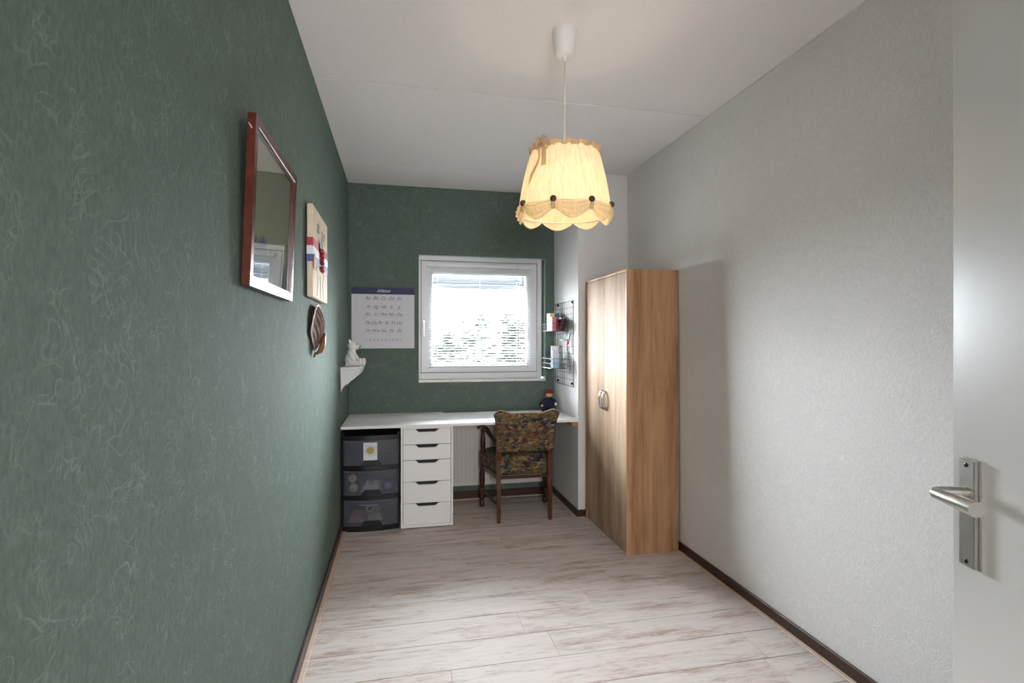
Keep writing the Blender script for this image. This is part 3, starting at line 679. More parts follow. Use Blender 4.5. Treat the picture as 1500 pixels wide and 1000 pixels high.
# ------------------------------------------------------------------ chair
t = thing('armchair', 'antique mahogany armchair with tapestry seat and back pushed up to the worktop', 'chair', (0.88, 3.88, 0))
FL, FRr, RL, RR = (0.632, 4.095), (1.145, 4.095), (0.690, 3.690), (1.070, 3.690)
def rear(x, s):
    def f(b):
        pts = [(x, 3.690, 0.0), (x, 3.696, 0.12), (x, 3.706, 0.30), (x, 3.712, 0.44), (x-s*0.0, 3.700, 0.56), (x+s*0.018, 3.674, 0.72), (x+s*0.03, 3.660, 0.775)]
        r_ = [0.0165, 0.0185, 0.021, 0.022, 0.02, 0.018, 0.016]
        for (p0, a0), (p1, a1) in zip(list(zip(pts, r_))[:-1], list(zip(pts, r_))[1:]): pass
        tube(b, pts, r_, 4)
    return f
from functools import partial
for x_, s_ in ((RL[0], -1), (RR[0], 1)):
    def f(b, x_=x_, s_=s_):
        pts = [(x_, 3.690, 0.0), (x_, 3.694, 0.12), (x_, 3.704, 0.30), (x_, 3.712, 0.44), (x_, 3.694, 0.53), (x_+s_*0.02, 3.646, 0.73)]
        hw = [0.0115, 0.0135, 0.0155, 0.017, 0.016, 0.014]
        rg = [[b.verts.new((p[0]+dx*h_, p[1]+dy*h_*1.15, p[2])) for dx, dy in ((-1, -1), (1, -1), (1, 1), (-1, 1))] for p, h_ in zip(pts, hw)]
        for r0, r1 in zip(rg[:-1], rg[1:]):
            for j in range(4): b.faces.new((r0[j], r0[(j+1) % 4], r1[(j+1) % 4], r1[j]))
        b.faces.new(rg[0][::-1]); b.faces.new(rg[-1])
    o = part('leg', M['chair_wood'], t, f); md = o.modifiers.new('b', 'BEVEL'); md.width = 0.003; md.segments = 2
for x_, y_ in (FL, FRr):
    def f(b, x_=x_, y_=y_):
        lathe(b, [(0.014, 0), (0.019, 0.006), (0.021, 0.02), (0.016, 0.034), (0.012, 0.045), (0.018, 0.058), (0.0215, 0.078), (0.019, 0.094), (0.015, 0.10)], (x_, y_, 0), 16)
        box(b, (x_-0.02, y_-0.02, 0.10), (x_+0.02, y_+0.02, 0.15), 0.003)
        lathe(b, [(0.017, 0.15), (0.020, 0.17), (0.0225, 0.21), (0.021, 0.26), (0.019, 0.29)], (x_, y_, 0), 16)
        box(b, (x_-0.021, y_-0.021, 0.29), (x_+0.021, y_+0.021, 0.43), 0.003)
    part('leg', M['dark_wood'], t, f, 0.6)
for s_, (fx, fy), (rx, ry) in ((-1, FL, RL), (1, FRr, RR)):
    part('stretcher', M['dark_wood'], t, lambda b: tube(b, [(fx, fy, 0.125), (rx, ry+0.005, 0.125)], 0.0095, 8), 0.9)
    part('seat_rail', M['dark_wood'], t, lambda b: (lambda d: obox(b, Vector(((fx+rx)/2, (fy+ry)/2, 0.318)), (d.length/2-0.012, 0.009, 0.016), Matrix.Rotation(math.atan2(d.y, d.x), 3, 'Z'), 0.002))(Vector((rx-fx, ry-fy, 0))))
    # turned arm post and scrolled arm
    def post(b, fx=fx, fy=fy, s_=s_):
        prof = [(0.016, 0.43), (0.019, 0.445), (0.014, 0.46), (0.018, 0.475), (0.0205, 0.50), (0.019, 0.53), (0.014, 0.565), (0.0115, 0.585), (0.016, 0.60), (0.0165, 0.612), (0.012, 0.622)]
        lathe(b, prof, (fx, fy-0.045, 0), 16)
    part('arm_post', M['dark_wood'], t, post, 0.7)
    def arm(b, fx=fx, fy=fy, rx=rx, s_=s_):
        pts = [(fx+s_*0.032, fy-0.02, 0.612), (fx+s_*0.03, fy-0.028, 0.626), (fx+s_*0.016, fy-0.045, 0.637), (fx-s_*0.003, fy-0.09, 0.639), (fx-s_*0.012, fy-0.16, 0.628), (fx-s_*0.02, fy-0.24, 0.604), (fx-s_*0.035, fy-0.32, 0.581), (rx+s_*0.012, 3.705, 0.568)]
        tube(b, pts, [0.008, 0.012, 0.017, 0.020, 0.019, 0.016, 0.0145, 0.013], 10, squash=(1.15, 0.75))
    part('armrest', M['dark_wood'], t, arm, True)
part('seat_rail', M['dark_wood'], t, lambda b: box(b, (FL[0], 4.085, 0.295), (FRr[0], 4.107, 0.327), 0.002))
part('seat_rail', M['dark_wood'], t, lambda b: box(b, (RL[0], 3.694, 0.308), (RR[0], 3.716, 0.327), 0.002))
def seat(b):
    n = 22
    def P(u, v, top):
        # trapezoid plan, wider at the front (desk side)
        y_ = 3.722+(4.125-3.722)*v; hw = 0.195+(0.272-0.195)*v
        e = min(1, min(u, 1-u)*7, min(v, 1-v)*7); k = math.sqrt(max(0, 1-(1-e)**2))
        x_ = 0.883+(u-0.5)*2*hw
        if top: return (x_, y_, 0.375+0.088*k+0.018*math.sin(PI*u)*math.sin(PI*v))
        return (x_, y_, 0.328)
    g = [[b.verts.new(P(i/n, j/n, True)) for j in range(n+1)] for i in range(n+1)]
    h = [[b.verts.new(P(i/n, j/n, False)) for j in range(n+1)] for i in range(n+1)]
    for i in range(n):
        for j in range(n):
            b.faces.new((g[i][j], g[i+1][j], g[i+1][j+1], g[i][j+1])); b.faces.new((h[i][j], h[i][j+1], h[i+1][j+1], h[i+1][j]))
    for i in range(n):
        for a_, b_, c_, d_ in (((i, 0), (i+1, 0), 0, 0), ((i, n), (i+1, n), 0, 0), ((0, i), (0, i+1), 0, 0), ((n, i), (n, i+1), 0, 0)):
            b.faces.new((g[a_[0]][a_[1]], g[b_[0]][b_[1]], h[b_[0]][b_[1]], h[a_[0]][a_[1]]))
part('seat', M['tapestry'], t, seat, True)
def back(b):
    nx, nz = 26, 18; z0 = 0.50
    def top(u): # raised scrolled ears at both ends, low middle
        d = abs(u-0.5)*2; return 0.786+(0.022*max(0, (d-0.45)/0.35)**2*(3-2*min(1, max(0, (d-0.45)/0.35))) if d < 0.8 else 0.022-0.028*((d-0.8)/0.2)**2.2)
    def P(u, v, side):
        hw = 0.212+0.012*v+0.016*max(0, (v-0.72)/0.28)**1.5
        zt_ = top(u); z_ = z0+(zt_-z0)*v
        e = min(1, min(u, 1-u)*12, min(v, 1-v)*9); k = math.sqrt(max(0.0, 1-(1-e)**2))
        x_ = 0.882+(u-0.5)*2*hw
        yc = 3.700-(z_-0.5)*0.24
        return (x_, yc + side*(0.012+0.012*k), z_)
    G = {}
    for s_ in (-1, 1): G[s_] = [[b.verts.new(P(i/nx, j/nz, s_)) for j in range(nz+1)] for i in range(nx+1)]
    for s_ in (-1, 1):
        for i in range(nx):
            for j in range(nz): b.faces.new((G[s_][i][j], G[s_][i+1][j], G[s_][i+1][j+1], G[s_][i][j+1]))
    for i in range(nx):
        for j in (0, nz): b.faces.new((G[-1][i][j], G[-1][i+1][j], G[1][i+1][j], G[1][i][j]))
    for j in range(nz):
        for i in (0, nx): b.faces.new((G[-1][i][j], G[-1][i][j+1], G[1][i][j+1], G[1][i][j]))
    return top
part('backrest', M['tapestry'], t, back, True)
def topf(u):
    d = abs(u-0.5)*2; return 0.786+(0.022*max(0, (d-0.45)/0.35)**2*(3-2*min(1, max(0, (d-0.45)/0.35))) if d < 0.8 else 0.022-0.028*((d-0.8)/0.2)**2.2)
def piping(b):
    pts = [(0.882+(k/40-0.5)*2*0.2395, 3.700-(topf(k/40)-0.5)*0.24, topf(k/40)+0.002) for k in range(41)]
    tube(b, pts, 0.0045, 6)
M['piping'] = mat('pale_piping', (176, 160, 132), 0.7)
part('piping', M['piping'], t, piping, True, label='pale braid along the top edge')

# ------------------------------------------------------------------ pendant lamp
LX, LY = 0.647, 2.026
t = thing('pendant_lamp', 'lit pendant lamp with gathered cream fabric shade and dark buttons', 'lamp', (LX, LY, H))
part('canopy', M['white_plastic'], t, lambda b: lathe(b, [(0.049, H-0.0005), (0.050, H-0.006), (0.041, H-0.088), (0.037, H-0.098), (0.028, H-0.103), (0.010, H-0.105)], (LX, LY, 0), 32), 0.7)
part('cord_grip', M['white_plastic'], t, lambda b: lathe(b, [(0.009, H-0.105), (0.009, H-0.112), (0.0055, H-0.124)], (LX, LY, 0), 12), 0.7)
part('cord', M['cord'], t, lambda b: tube(b, [(LX, LY, H-0.12), (LX+0.002, LY, 2.3), (LX+0.001, LY, 2.15), (LX, LY, 1.99)], 0.0032, 8), True)
part('lamp_holder', M['white_plastic'], t, lambda b: lathe(b, [(0.008, 2.0), (0.019, 1.99), (0.021, 1.955), (0.02, 1.935)], (LX, LY, 0), 20), 0.7)
part('bulb', M['bulb'], t, lambda b: lathe(b, [(0.013, 1.935), (0.014, 1.925), (0.020, 1.912), (0.0245, 1.895), (0.025, 1.885), (0.022, 1.872), (0.014, 1.863), (0.004, 1.860)], (LX, LY, 0), 20), True)
bpy.data.objects['bulb'].visible_shadow = True
def shr(z):
    P_ = [(2.052, 0.134), (2.03, 0.143), (1.995, 0.152), (1.954, 0.163), (1.913, 0.172), (1.872, 0.179), (1.831, 0.184), (1.80, 0.182), (1.775, 0.178), (1.74, 0.170)]
    if z >= P_[0][0]: return P_[0][1]
    for (za, ra), (zb, rb) in zip(P_[:-1], P_[1:]):
        if zb <= z <= za: k = (za-z)/(za-zb); return ra+(rb-ra)*k
    return P_[-1][1]
BA = [math.radians(-120+45*k) for k in range(8)]   # button bearings
tilt = Matrix.Rotation(math.radians(4.0), 4, Vector((math.cos(YAW), -math.sin(YAW), 0)))
LC = Vector((LX, LY, 1.9))
def tl(p): return LC + tilt.to_3x3() @ (Vector(p)-LC)
def ang(u): return u*2*PI
def near(a_):   # signed distance to nearest button, in units of half spacing (-1..1)
    d = min(((a_-b_+PI) % (2*PI)-PI for b_ in BA), key=abs); return d/math.radians(22.5)
def hem(a_):
    s = 1-abs(near(a_)); return 1.798-0.030*math.cos(s*PI/2)**0 * math.sin((1-s)*PI/2)**0.8
def shade(b):
    def f(u, v):
        a_ = ang(u); zt_, zb_ = 2.052, hem(a_)
        z_ = zt_+(zb_-zt_)*v; s = abs(near(a_))
        r_ = shr(z_)+0.0020*math.sin(a_*12+math.sin(a_*5)*1.5)*(1-v*0.7)
        nb = near(a_); k_ = abs(abs(nb)-0.12-0.5*(1-v)); r_ -= 0.004*math.exp(-(k_/0.05)**2)*(1-abs(2*v-0.9)**3 if abs(2*v-0.9) < 1 else 0)
        if z_ < 1.83: r_ -= 0.004
        return tl((LX+r_*math.cos(a_), LY+r_*math.sin(a_), z_))
    surf(b, f, 216, 26, True)
part('shade', M['shade'], t, shade, True, label='cream pleated fabric shade, glowing')
ZB = 1.832
for k in range(8):
    def sw(b, k=k):
        a0 = BA[k]; step = math.radians(45)
        def f(u, v):
            a_ = a0+step*u; s = math.sin(PI*u)
            zt_ = ZB+0.004-0.004*s; zb_ = ZB-0.014-0.050*s**0.85
            z_ = zt_+(zb_-zt_)*v
            puff = 0.003+0.009*math.sin(PI*min(1, v*1.05))*s**0.6 + 0.0040*math.sin(v*PI*8+2*u)*s**0.7
            r_ = shr(max(z_, 1.76))+puff
            return tl((LX+r_*math.cos(a_), LY+r_*math.sin(a_), z_))
        surf(b, f, 28, 26)
        def g(u, v):   # turned-under lower edge
            a_ = a0+step*u; s = math.sin(PI*u); zb_ = ZB-0.014-0.050*s**0.85
            r_ = shr(max(zb_, 1.76))+0.004-0.008*v; return tl((LX+r_*math.cos(a_), LY+r_*math.sin(a_), zb_-0.003*math.sin(PI*v)))
        surf(b, g, 28, 4)
    part('swag', M['swag'], t, sw, True, label='gathered draped fold along the hem')
    def bt(b, k=k):
        a_ = BA[k]; r_ = shr(ZB)+0.005; p = tl((LX+r_*math.cos(a_), LY+r_*math.sin(a_), ZB+0.004))
        ball(b, p, (0.0125, 0.0125, 0.0125), seg=12)
    part('button', M['button'], t, bt, True, label='round dark covered button')
    def tie(b, k=k):
        a_ = BA[k]; r_ = shr(ZB)+0.006
        for dd in (-0.035, 0, 0.035):
            tube(b, [tl((LX+r_*math.cos(a_), LY+r_*math.sin(a_), ZB-0.006)), tl((LX+(r_+0.003)*math.cos(a_+dd*0.6), LY+(r_+0.003)*math.sin(a_+dd*0.6), ZB-0.018)), tl((LX+(r_-0.004)*math.cos(a_+dd), LY+(r_-0.004)*math.sin(a_+dd), ZB-0.032))], [0.004, 0.006, 0.003], 6)
    part('gather', M['swag'], t, tie, True)
def ruff(b):
    def f(u, v):
        a_ = ang(u); r_ = 0.136+0.005*math.sin(a_*19)+0.005*math.sin(a_*11+1)*abs(v-0.4)*1.4+0.005*v
        return tl((LX+r_*math.cos(a_), LY+r_*math.sin(a_), 2.044+0.020*v+0.004*math.sin(a_*17)*v))
    surf(b, f, 200, 6, True)
part('ruffle', M['ruffle'], t, ruff, True, label='beige ruffled trim round the top')
for r_, z_ in ((0.131, 2.048), (0.172, 1.80)):
    part('wire_ring', M['white_plastic'], t, lambda b: tube(b, [tl((LX+r_*math.cos(a_*PI/24), LY+r_*math.sin(a_*PI/24), z_)) for a_ in range(49)], 0.0018, 6), True)
for k in range(3):
    a_ = k*2*PI/3+0.4; part('wire_spoke', M['white_plastic'], t, lambda b: tube(b, [tl((LX+0.02*math.cos(a_), LY+0.02*math.sin(a_), 1.985)), tl((LX+0.131*math.cos(a_), LY+0.131*math.sin(a_), 2.048))], 0.0015, 6), True)
def ribbon(b):
    a0 = math.radians(-90-12.3-42)
    def rp(da, z_, dr): r_ = shr(min(z_, 2.05))+0.012+dr; return tl((LX+r_*math.cos(a0+da), LY+r_*math.sin(a0+da), z_))
    def strip_(pts, wd):
        vs = []
        for i, (da, z_, dr, w_) in enumerate(pts): vs.append((b.verts.new(rp(da-w_, z_, dr)), b.verts.new(rp(da+w_, z_, dr))))
        for p, q in zip(vs[:-1], vs[1:]): b.faces.new((p[0], p[1], q[1], q[0]))
    strip_([(0.0, 2.05, 0.0, 0.02), (-0.02, 2.03, 0.004, 0.03), (0.02, 2.0, 0.0, 0.025), (0.0, 1.975, 0.002, 0.04), (-0.10, 1.94, 0.003, 0.055), (-0.14, 1.915, 0.001, 0.03), (-0.20, 1.895, 0.0, 0.008)], 0)
    strip_([(0.06, 2.055, 0.0, 0.04), (0.13, 2.03, 0.005, 0.06), (0.15, 1.99, 0.0, 0.06), (0.16, 1.965, 0.0, 0.06)], 0)
    for s_ in (-1, 1):
        pts = [tl((LX+(0.156+0.008*math.sin(k/12*2*PI))*math.cos(a0+0.05+s_*0.16*math.sin(k/12*PI)), LY+(0.156+0.008*math.sin(k/12*2*PI))*math.sin(a0+0.05+s_*0.16*math.sin(k/12*PI)), 2.055+0.022*math.sin(k/12*2*PI)*s_)) for k in range(13)]
        tube(b, pts, 0.005, 6, squash=(1.4, 0.4))
part('ribbon_bow', M['ruffle'], t, ribbon, True, label='beige ribbon bow with loose ends')

# ------------------------------------------------------------------ door leaf (open, at the right edge)
cosY, sinY = math.cos(YAW), math.sin(YAW)
def cam2w(lat, dep): return Vector((dep*sinY+lat*cosY, dep*cosY-lat*sinY, 0))
E0 = cam2w(0.735, 0.877); dirv = -(cam2w(math.sin(math.radians(6)), math.cos(math.radians(6))))   # from latch edge towards hinge
dr = struct(thing('door_1', '', 'door', (E0.x, E0.y, 0.008), rot=(0, 0, math.atan2(dirv.y, dirv.x)))); del dr['label']; del dr['category']
# local frame: +x runs to the hinge, room side face at y = 0, leaf goes to the other side
side = 1 if (Matrix.Rotation(math.atan2(dirv.y, dirv.x), 3, 'Z') @ Vector((0, 1, 0))).dot(Vector((1, 0, 0))) > 0 else -1
part('leaf', M['door'], dr, lambda b: box(b, (0, 0, 0), (0.85, side*0.04, 2.005), 0.0025, 2), local=True)
hx, hz = 0.047, 1.024-0.008
pt = part('lever_plate', M['steel'], dr, lambda b: (box(b, (hx-0.0175, 0, hz-0.086), (hx+0.0175, -side*0.005, hz+0.086), 0.001), box(b, (hx-0.016, -side*0.005, hz-0.0845), (hx+0.016, -side*0.012, hz+0.0845), 0.0015)), local=True, label='slim satin metal backplate')
for zz in (-0.076, 0.076): part('screw', M['dark_metal'], pt, lambda b, zz=zz: (lathe(b, [(0.0035, 0), (0.0035, 0.0012), (0.001, 0.002)], (0, 0, 0), 12), [setattr(v, 'co', Vector((hx+v.co.x, -side*(0.012+v.co.z), hz+zz+v.co.y))) for v in b.verts]), local=True)
def lever(b):
    z_ = hz+0.032
    pts = [(hx, -side*0.006, z_), (hx, -side*0.030, z_), (hx-0.001, -side*0.050, z_), (hx+0.001, -side*0.0575, z_), (hx+0.008, -side*0.0615, z_), (hx+0.03, -side*0.062, z_), (hx+0.055, -side*0.061, z_), (hx+0.085, -side*0.059, z_-0.001), (hx+0.088, -side*0.059, z_-0.001)]
    tube(b, pts, [0.009, 0.009, 0.0085, 0.008, 0.008, 0.009, 0.0105, 0.0115, 0.0112], 20)
part('lever', M['steel'], dr, lever, 0.9, local=True, label='curved satin metal lever handle')
for zz in (0.25, 1.0, 1.75): part('hinge', M['steel'], dr, lambda b, zz=zz: tube(b, [(0.853, 0, zz-0.045), (0.853, 0, zz+0.045)], 0.007, 10), local=True)

# ------------------------------------------------------------------ pictures and ornaments on the green wall
# glazed picture, leaning forward at the top
lean = math.atan(0.0155/0.44)
pf = thing('framed_picture', 'large glazed picture in a mahogany frame on the green wall', 'picture', (XL+0.001, 1.44, 1.437), rot=(0, lean, 0))
PWd, PHt, PD, FB = 0.54, 0.44, 0.021, 0.026
def frm(b):
    box(b, (0, 0, 0), (PD, FB, PHt), 0.0012); box(b, (0, PWd-FB, 0), (PD, PWd, PHt), 0.0012)
    box(b, (0, FB, 0), (PD, PWd-FB, FB), 0.0012); box(b, (0, FB, PHt-FB), (PD, PWd-FB, PHt), 0.0012)
fo = part('frame', M['frame_wood'], pf, frm, local=True)
part('sight_edge', M['dark_wood'], fo, lambda b: (box(b, (0.003, FB, FB), (0.016, FB+0.004, PHt-FB)), box(b, (0.003, PWd-FB-0.004, FB), (0.016, PWd-FB, PHt-FB)), box(b, (0.003, FB+0.004, PHt-FB-0.004), (0.016, PWd-FB-0.004, PHt-FB)), box(b, (0.003, FB+0.004, FB), (0.016, PWd-FB-0.004, FB+0.004))), local=True)
ap = part('print', M['art'], pf, lambda b: box(b, (0.004, FB, FB), (0.006, PWd-FB, PHt-FB)), local=True, label='pale landscape print of dark hills')
part('pane', M['pic_glass'], pf, lambda b: box(b, (0.0105, FB, FB), (0.0125, PWd-FB, PHt-FB)), local=True)
part('back_board', M['kraft'], pf, lambda b: box(b, (0.001, 0.01, 0.01), (0.003, PWd-0.01, PHt-0.01)), local=True)
part('hook', M['fan_edge'], fo, lambda b: tube(b, [(0.004, -0.001, PHt-0.028), (0.010, -0.003, PHt-0.036), (0.012, -0.001, PHt-0.041)], 0.0016, 6), local=True)
# canvas wrapped with a tricolour ribbon
cx0, cx1 = XL+0.002, XL+0.027
cv = thing('wrapped_canvas', 'cream canvas panel with a red, white and blue ribbon on the green wall', 'wall panel', (XL, 2.63, 1.485))
CYa, CYb, CZa, CZb = 2.39, 2.85, 1.488, 1.89
part('canvas', M['canvas'], cv, lambda b: box(b, (cx0, CYa, CZa), (cx1, CYb, CZb), 0.005, 2))
for nm, m_, za, zb in (('red', 'red_band', 1.709, 1.744), ('white', 'white_band', 1.672, 1.7085), ('blue', 'blue_band', 1.640, 1.6715)):
    part('ribbon', M[m_], cv, lambda b, za=za, zb=zb: (box(b, (cx1, CYa-0.0015, za), (cx1+0.0015, CYb+0.0015, zb)), box(b, (cx0, CYa-0.0015, za), (cx1, CYa, zb)), box(b, (cx0, CYb, za), (cx1, CYb+0.0015, zb))), label=nm+' stripe of the ribbon')
def lf(b):
    for a_, yy, zz in ((0.5, 2.57, 1.742), (-0.7, 2.60, 1.735), (1.8, 2.585, 1.75)):
        vs = []
        for u in range(7):
            w_ = 0.020*math.sin(PI*(u/6)**0.8)+0.0005
            c_ = Vector((cx1+0.006+0.006*math.sin(PI*u/6), yy+math.cos(a_)*(u/6-0.5)*0.05, zz+math.sin(a_)*(u/6-0.5)*0.05))
            n_ = Vector((0, -math.sin(a_), math.cos(a_)))*w_; vs.append((b.verts.new(c_-n_), b.verts.new(c_+n_)))
        for p, q in zip(vs[:-1], vs[1:]): b.faces.new((p[0], p[1], q[1], q[0]))
part('leaf_sprig', M['leaf'], cv, lf, True)
for k, (yy, zz) in enumerate(((2.575, 1.715), (2.60, 1.709), (2.585, 1.695), (2.61, 1.690), (2.595, 1.676), (2.605, 1.661), (2.60, 1.638), (2.612, 1.628))):
    part('berry', M['berry'], cv, lambda b: ball(b, (cx1+0.010, yy, zz), 0.0105, seg=10), True)
part('berry_stem', M['black_ink'], cv, lambda b: tube(b, [(cx1+0.004, 2.585, 1.73), (cx1+0.005, 2.60, 1.68), (cx1+0.004, 2.606, 1.635)], 0.0015, 6))
def tg(b):
    poly = [(2.385, 1.612), (2.43, 1.606), (2.445, 1.648), (2.43, 1.672), (2.395, 1.676), (2.38, 1.655)]
    prism(b, poly, 'x', cx1+0.005, cx1+0.0065)
part('gift_tag', M['kraft'], cv, tg, label='small kraft paper tag')
def stems(b):
    for pts in ([(2.50, 1.50), (2.535, 1.58), (2.50, 1.625), (2.545, 1.66)], [(2.70, 1.50), (2.68, 1.57), (2.72, 1.61), (2.69, 1.65)], [(2.60, 1.495), (2.61, 1.56), (2.59, 1.60)]):
        tube(b, [(cx1+0.001, p[0], p[1]) for p in pts], 0.0013, 5)
    for p in ((2.52, 1.585), (2.71, 1.60), (2.76, 1.57)): ball(b, (cx1+0.001, p[0], p[1]), (0.001, 0.008, 0.006), seg=8)
part('drawn_stems', M['faint'], cv, stems)
def text_mesh(txt, size, shear=0.0, spacing=1.0):
    cu = bpy.data.curves.new('tmp', 'FONT'); cu.body = txt; cu.size = size; cu.shear = shear; cu.align_x = 'CENTER'; cu.space_character = spacing; cu.resolution_u = 3
    o = bpy.data.objects.new('tmp', cu); C.objects.link(o); dg = bpy.context.evaluated_depsgraph_get()
    me = bpy.data.meshes.new_from_object(o.evaluated_get(dg)); bpy.data.objects.remove(o); return me
def add_text(b, txt, size, mfun, shear=0.0):
    me = text_mesh(txt, size, shear); vs = [b.verts.new(mfun(v.co)) for v in me.vertices]
    for p in me.polygons:
        try: b.faces.new([vs[i] for i in p.vertices])
        except ValueError: pass
    bpy.data.meshes.remove(me)
part('lettering', M['black_ink'], cv, lambda b: add_text(b, 'ab', 0.085, lambda c: (cx1+0.0006, 2.535+c.x, 1.79+c.y), 0.3))
part('lettering', M['black_ink'], cv, lambda b: add_text(b, 'our', 0.08, lambda c: (cx1+0.0006, 2.69+c.x, 1.785+c.y), 0.3))
# ribbed fan-shaped ornament
fn = thing('wall_fan', 'brown ribbed fan-shaped ornament below the ribboned canvas', 'wall ornament', (XL, 2.6, 1.24))
def fanf(b):
    n = 44
    def f(u, v):
        a_ = math.radians(-62+124*u); R_ = 0.205*(0.80+0.20*math.cos(a_*1.15))*(1+0.035*abs(math.sin(u*PI*9)))
        r_ = 0.012+(R_-0.012)*v; y_ = 2.585+math.sin(a_)*r_*0.85; z_ = 1.248+math.cos(a_)*r_*1.03
        x_ = XL+0.008+0.040*math.sin(PI*min(1, v*0.9+0.05))*math.cos((u-0.5)*PI*0.95)+0.0035*abs(math.sin(u*PI*9))*v*2
        return (x_, y_, z_)
    surf(b, f, 108, 14)
    def g(u, v):
        p = f(u, v); return (XL+0.003, p[1], p[2])
    surf(b, g, 60, 4)
part('fan_blade', M['fan'], fn, fanf, True)
def fanrim(b):
    pts = []
    for k in range(109):
        u = k/108; a_ = math.radians(-62+124*u); R_ = 0.205*(0.80+0.20*math.cos(a_*1.15))*(1+0.035*abs(math.sin(u*PI*9)))
        pts.append((XL+0.010+0.012*math.cos((u-0.5)*PI*0.95), 2.585+math.sin(a_)*R_*0.85, 1.248+math.cos(a_)*R_*1.03))
    tube(b, pts, 0.003, 6)
    tube(b, [(XL+0.006, 2.585, 1.25), pts[0]], 0.0035, 6); tube(b, [(XL+0.006, 2.585, 1.25), pts[-1]], 0.0035, 6)
part('rim', M['fan_edge'], fn, fanrim, True)
part('handle', M['fan_handle'], fn, lambda b: tube(b, [(XL+0.012, 2.585, 1.236), (XL+0.030, 2.586, 1.25), (XL+0.042, 2.587, 1.285), (XL+0.050, 2.588, 1.335)], [0.008, 0.020, 0.021, 0.010], 10, squash=(1, 0.6)), True, label='brown wooden handle piece')
part('cord_tail', M['black_ink'], fn, lambda b: tube(b, [(XL+0.01, 2.575, 1.245), (XL+0.006, 2.567, 1.222)], 0.004, 6))

# little shelf with the bear
SX1, SY0, SY1, SZ = -0.2585, 3.68, 4.16, 1.122
sh = thing('wall_shelf', 'small white shelf with scalloped brackets on the green wall', 'shelf', (-0.33, 3.92, 0.96))
part('board', M['shelf'], sh, lambda b: box(b, (XL+0.001, SY0, SZ-0.013), (SX1, SY1, SZ), 0.002))
def brk(y_):
    def f(b):
        pts = [(XL+0.002, SZ-0.013), (SX1-0.006, SZ-0.013)]
        for k in range(1, 17):
            u = k/16; pts.append((SX1-0.006-0.124*u+0.014*math.sin(u*PI*2.0+0.0), SZ-0.013-0.155*u**0.9))
        prism(b, pts, 'y', y_, y_+0.012)
    return f
part('bracket', M['shelf'], sh, brk(SY0+0.012)); part('bracket', M['shelf'], sh, brk(SY1-0.03))
part('back_rail', M['shelf'], sh, lambda b: box(b, (XL+0.001, SY0+0.024, SZ-0.05), (XL+0.009, SY1-0.03, SZ-0.013), 0.001))

br = thing('bear_figurine', 'white teddy bear figurine sitting on the small shelf', 'figurine', (-0.335, 3.86, SZ), rot=(0, 0, math.radians(-12)))
def mods(o, vox, it=3):
    r = o.modifiers.new('remesh', 'REMESH'); r.mode = 'VOXEL'; r.voxel_size = vox; r.use_smooth_shade = True
    s = o.modifiers.new('smooth', 'SMOOTH'); s.iterations = it; s.factor = 0.5
def bearb(b):   # faces +x
    ball(b, (-0.005, 0, 0.048), (0.040, 0.044, 0.050)); ball(b, (0.0, 0, 0.090), (0.030, 0.035, 0.035))
    ball(b, (0.008, 0, 0.145), (0.034, 0.036, 0.035)); ball(b, (0.040, 0, 0.134), (0.022, 0.019, 0.017)); ball(b, (0.010, 0, 0.115), (0.022, 0.024, 0.016))
    for s_ in (-1, 1):
        ball(b, (-0.004, s_*0.030, 0.176), (0.008, 0.014, 0.014))
        tube(b, [(0.0, s_*0.035, 0.098), (0.012, s_*0.047, 0.075), (0.030, s_*0.044, 0.052), (0.042, s_*0.036, 0.040)], [0.016, 0.015, 0.013, 0.012], 12)
        ball(b, (0.044, s_*0.036, 0.038), 0.014)
        tube(b, [(0.0, s_*0.028, 0.022), (0.03, s_*0.036, 0.022), (0.065, s_*0.040, 0.022)], [0.024, 0.021, 0.018], 12)
        ball(b, (0.076, s_*0.040, 0.030), (0.014, 0.019, 0.029))
    box(b, (-0.035, -0.03, 0.0), (0.07, 0.03, 0.02))
o = part('body', M['bear'], br, bearb, True, local=True); mods(o, 0.004, 4)
part('muzzle', M['bear_grey'], br, lambda b: (ball(b, (0.052, 0, 0.132), (0.013, 0.014, 0.012), seg=12)), True, local=True, label='grey muzzle')
part('nose', M['black_ink'], br, lambda b: ball(b, (0.064, 0, 0.139), (0.004, 0.007, 0.005), seg=10), True, local=True)
for s_ in (-1, 1):
    part('eye', M['black_ink'], br, lambda b: ball(b, (0.036, s_*0.014, 0.156), 0.0042, seg=8), True, local=True)
    part('foot_pad', M['bear_pink'], br, lambda b: ball(b, (0.087, s_*0.040, 0.031), (0.0045, 0.012, 0.019), seg=12), True, local=True, label='pale pink foot pad')
    part('paw', M['bear_grey'], br, lambda b: ball(b, (0.050, s_*0.040, 0.042), (0.010, 0.010, 0.010), seg=10), True, local=True)

# ------------------------------------------------------------------ alphabet chart on the back wall
PX0, PX1, PZ0, PZ1 = -0.374, 0.113, 1.240, 1.7225
po = thing('alphabet_chart', 'white handwriting alphabet chart with a navy top band, left of the window', 'poster', (-0.13, YB, 1.24))
part('paper', M['poster'], po, lambda b: box(b, (PX0, YB-0.010, PZ0), (PX1, YB-0.006, PZ1-0.052)))
part('backing', M['kraft'], po, lambda b: box(b, (PX0+0.004, YB-0.006, PZ0+0.004), (PX1-0.004, YB, PZ1-0.004)))
part('top_band', M['navy'], po, lambda b: box(b, (PX0, YB-0.011, PZ1-0.052), (PX1, YB-0.006, PZ1)), label='navy header band')
xc = (PX0+PX1)/2
def T(b, txt, size, x_, z_, y_=YB-0.0104, sh_=0.45): add_text(b, txt, size, lambda c: (x_+c.x, y_, z_+c.y), sh_)
part('title', M['white_print'], po, lambda b: T(b, 'Alfabet', 0.036, xc, PZ1-0.036, YB-0.0114))
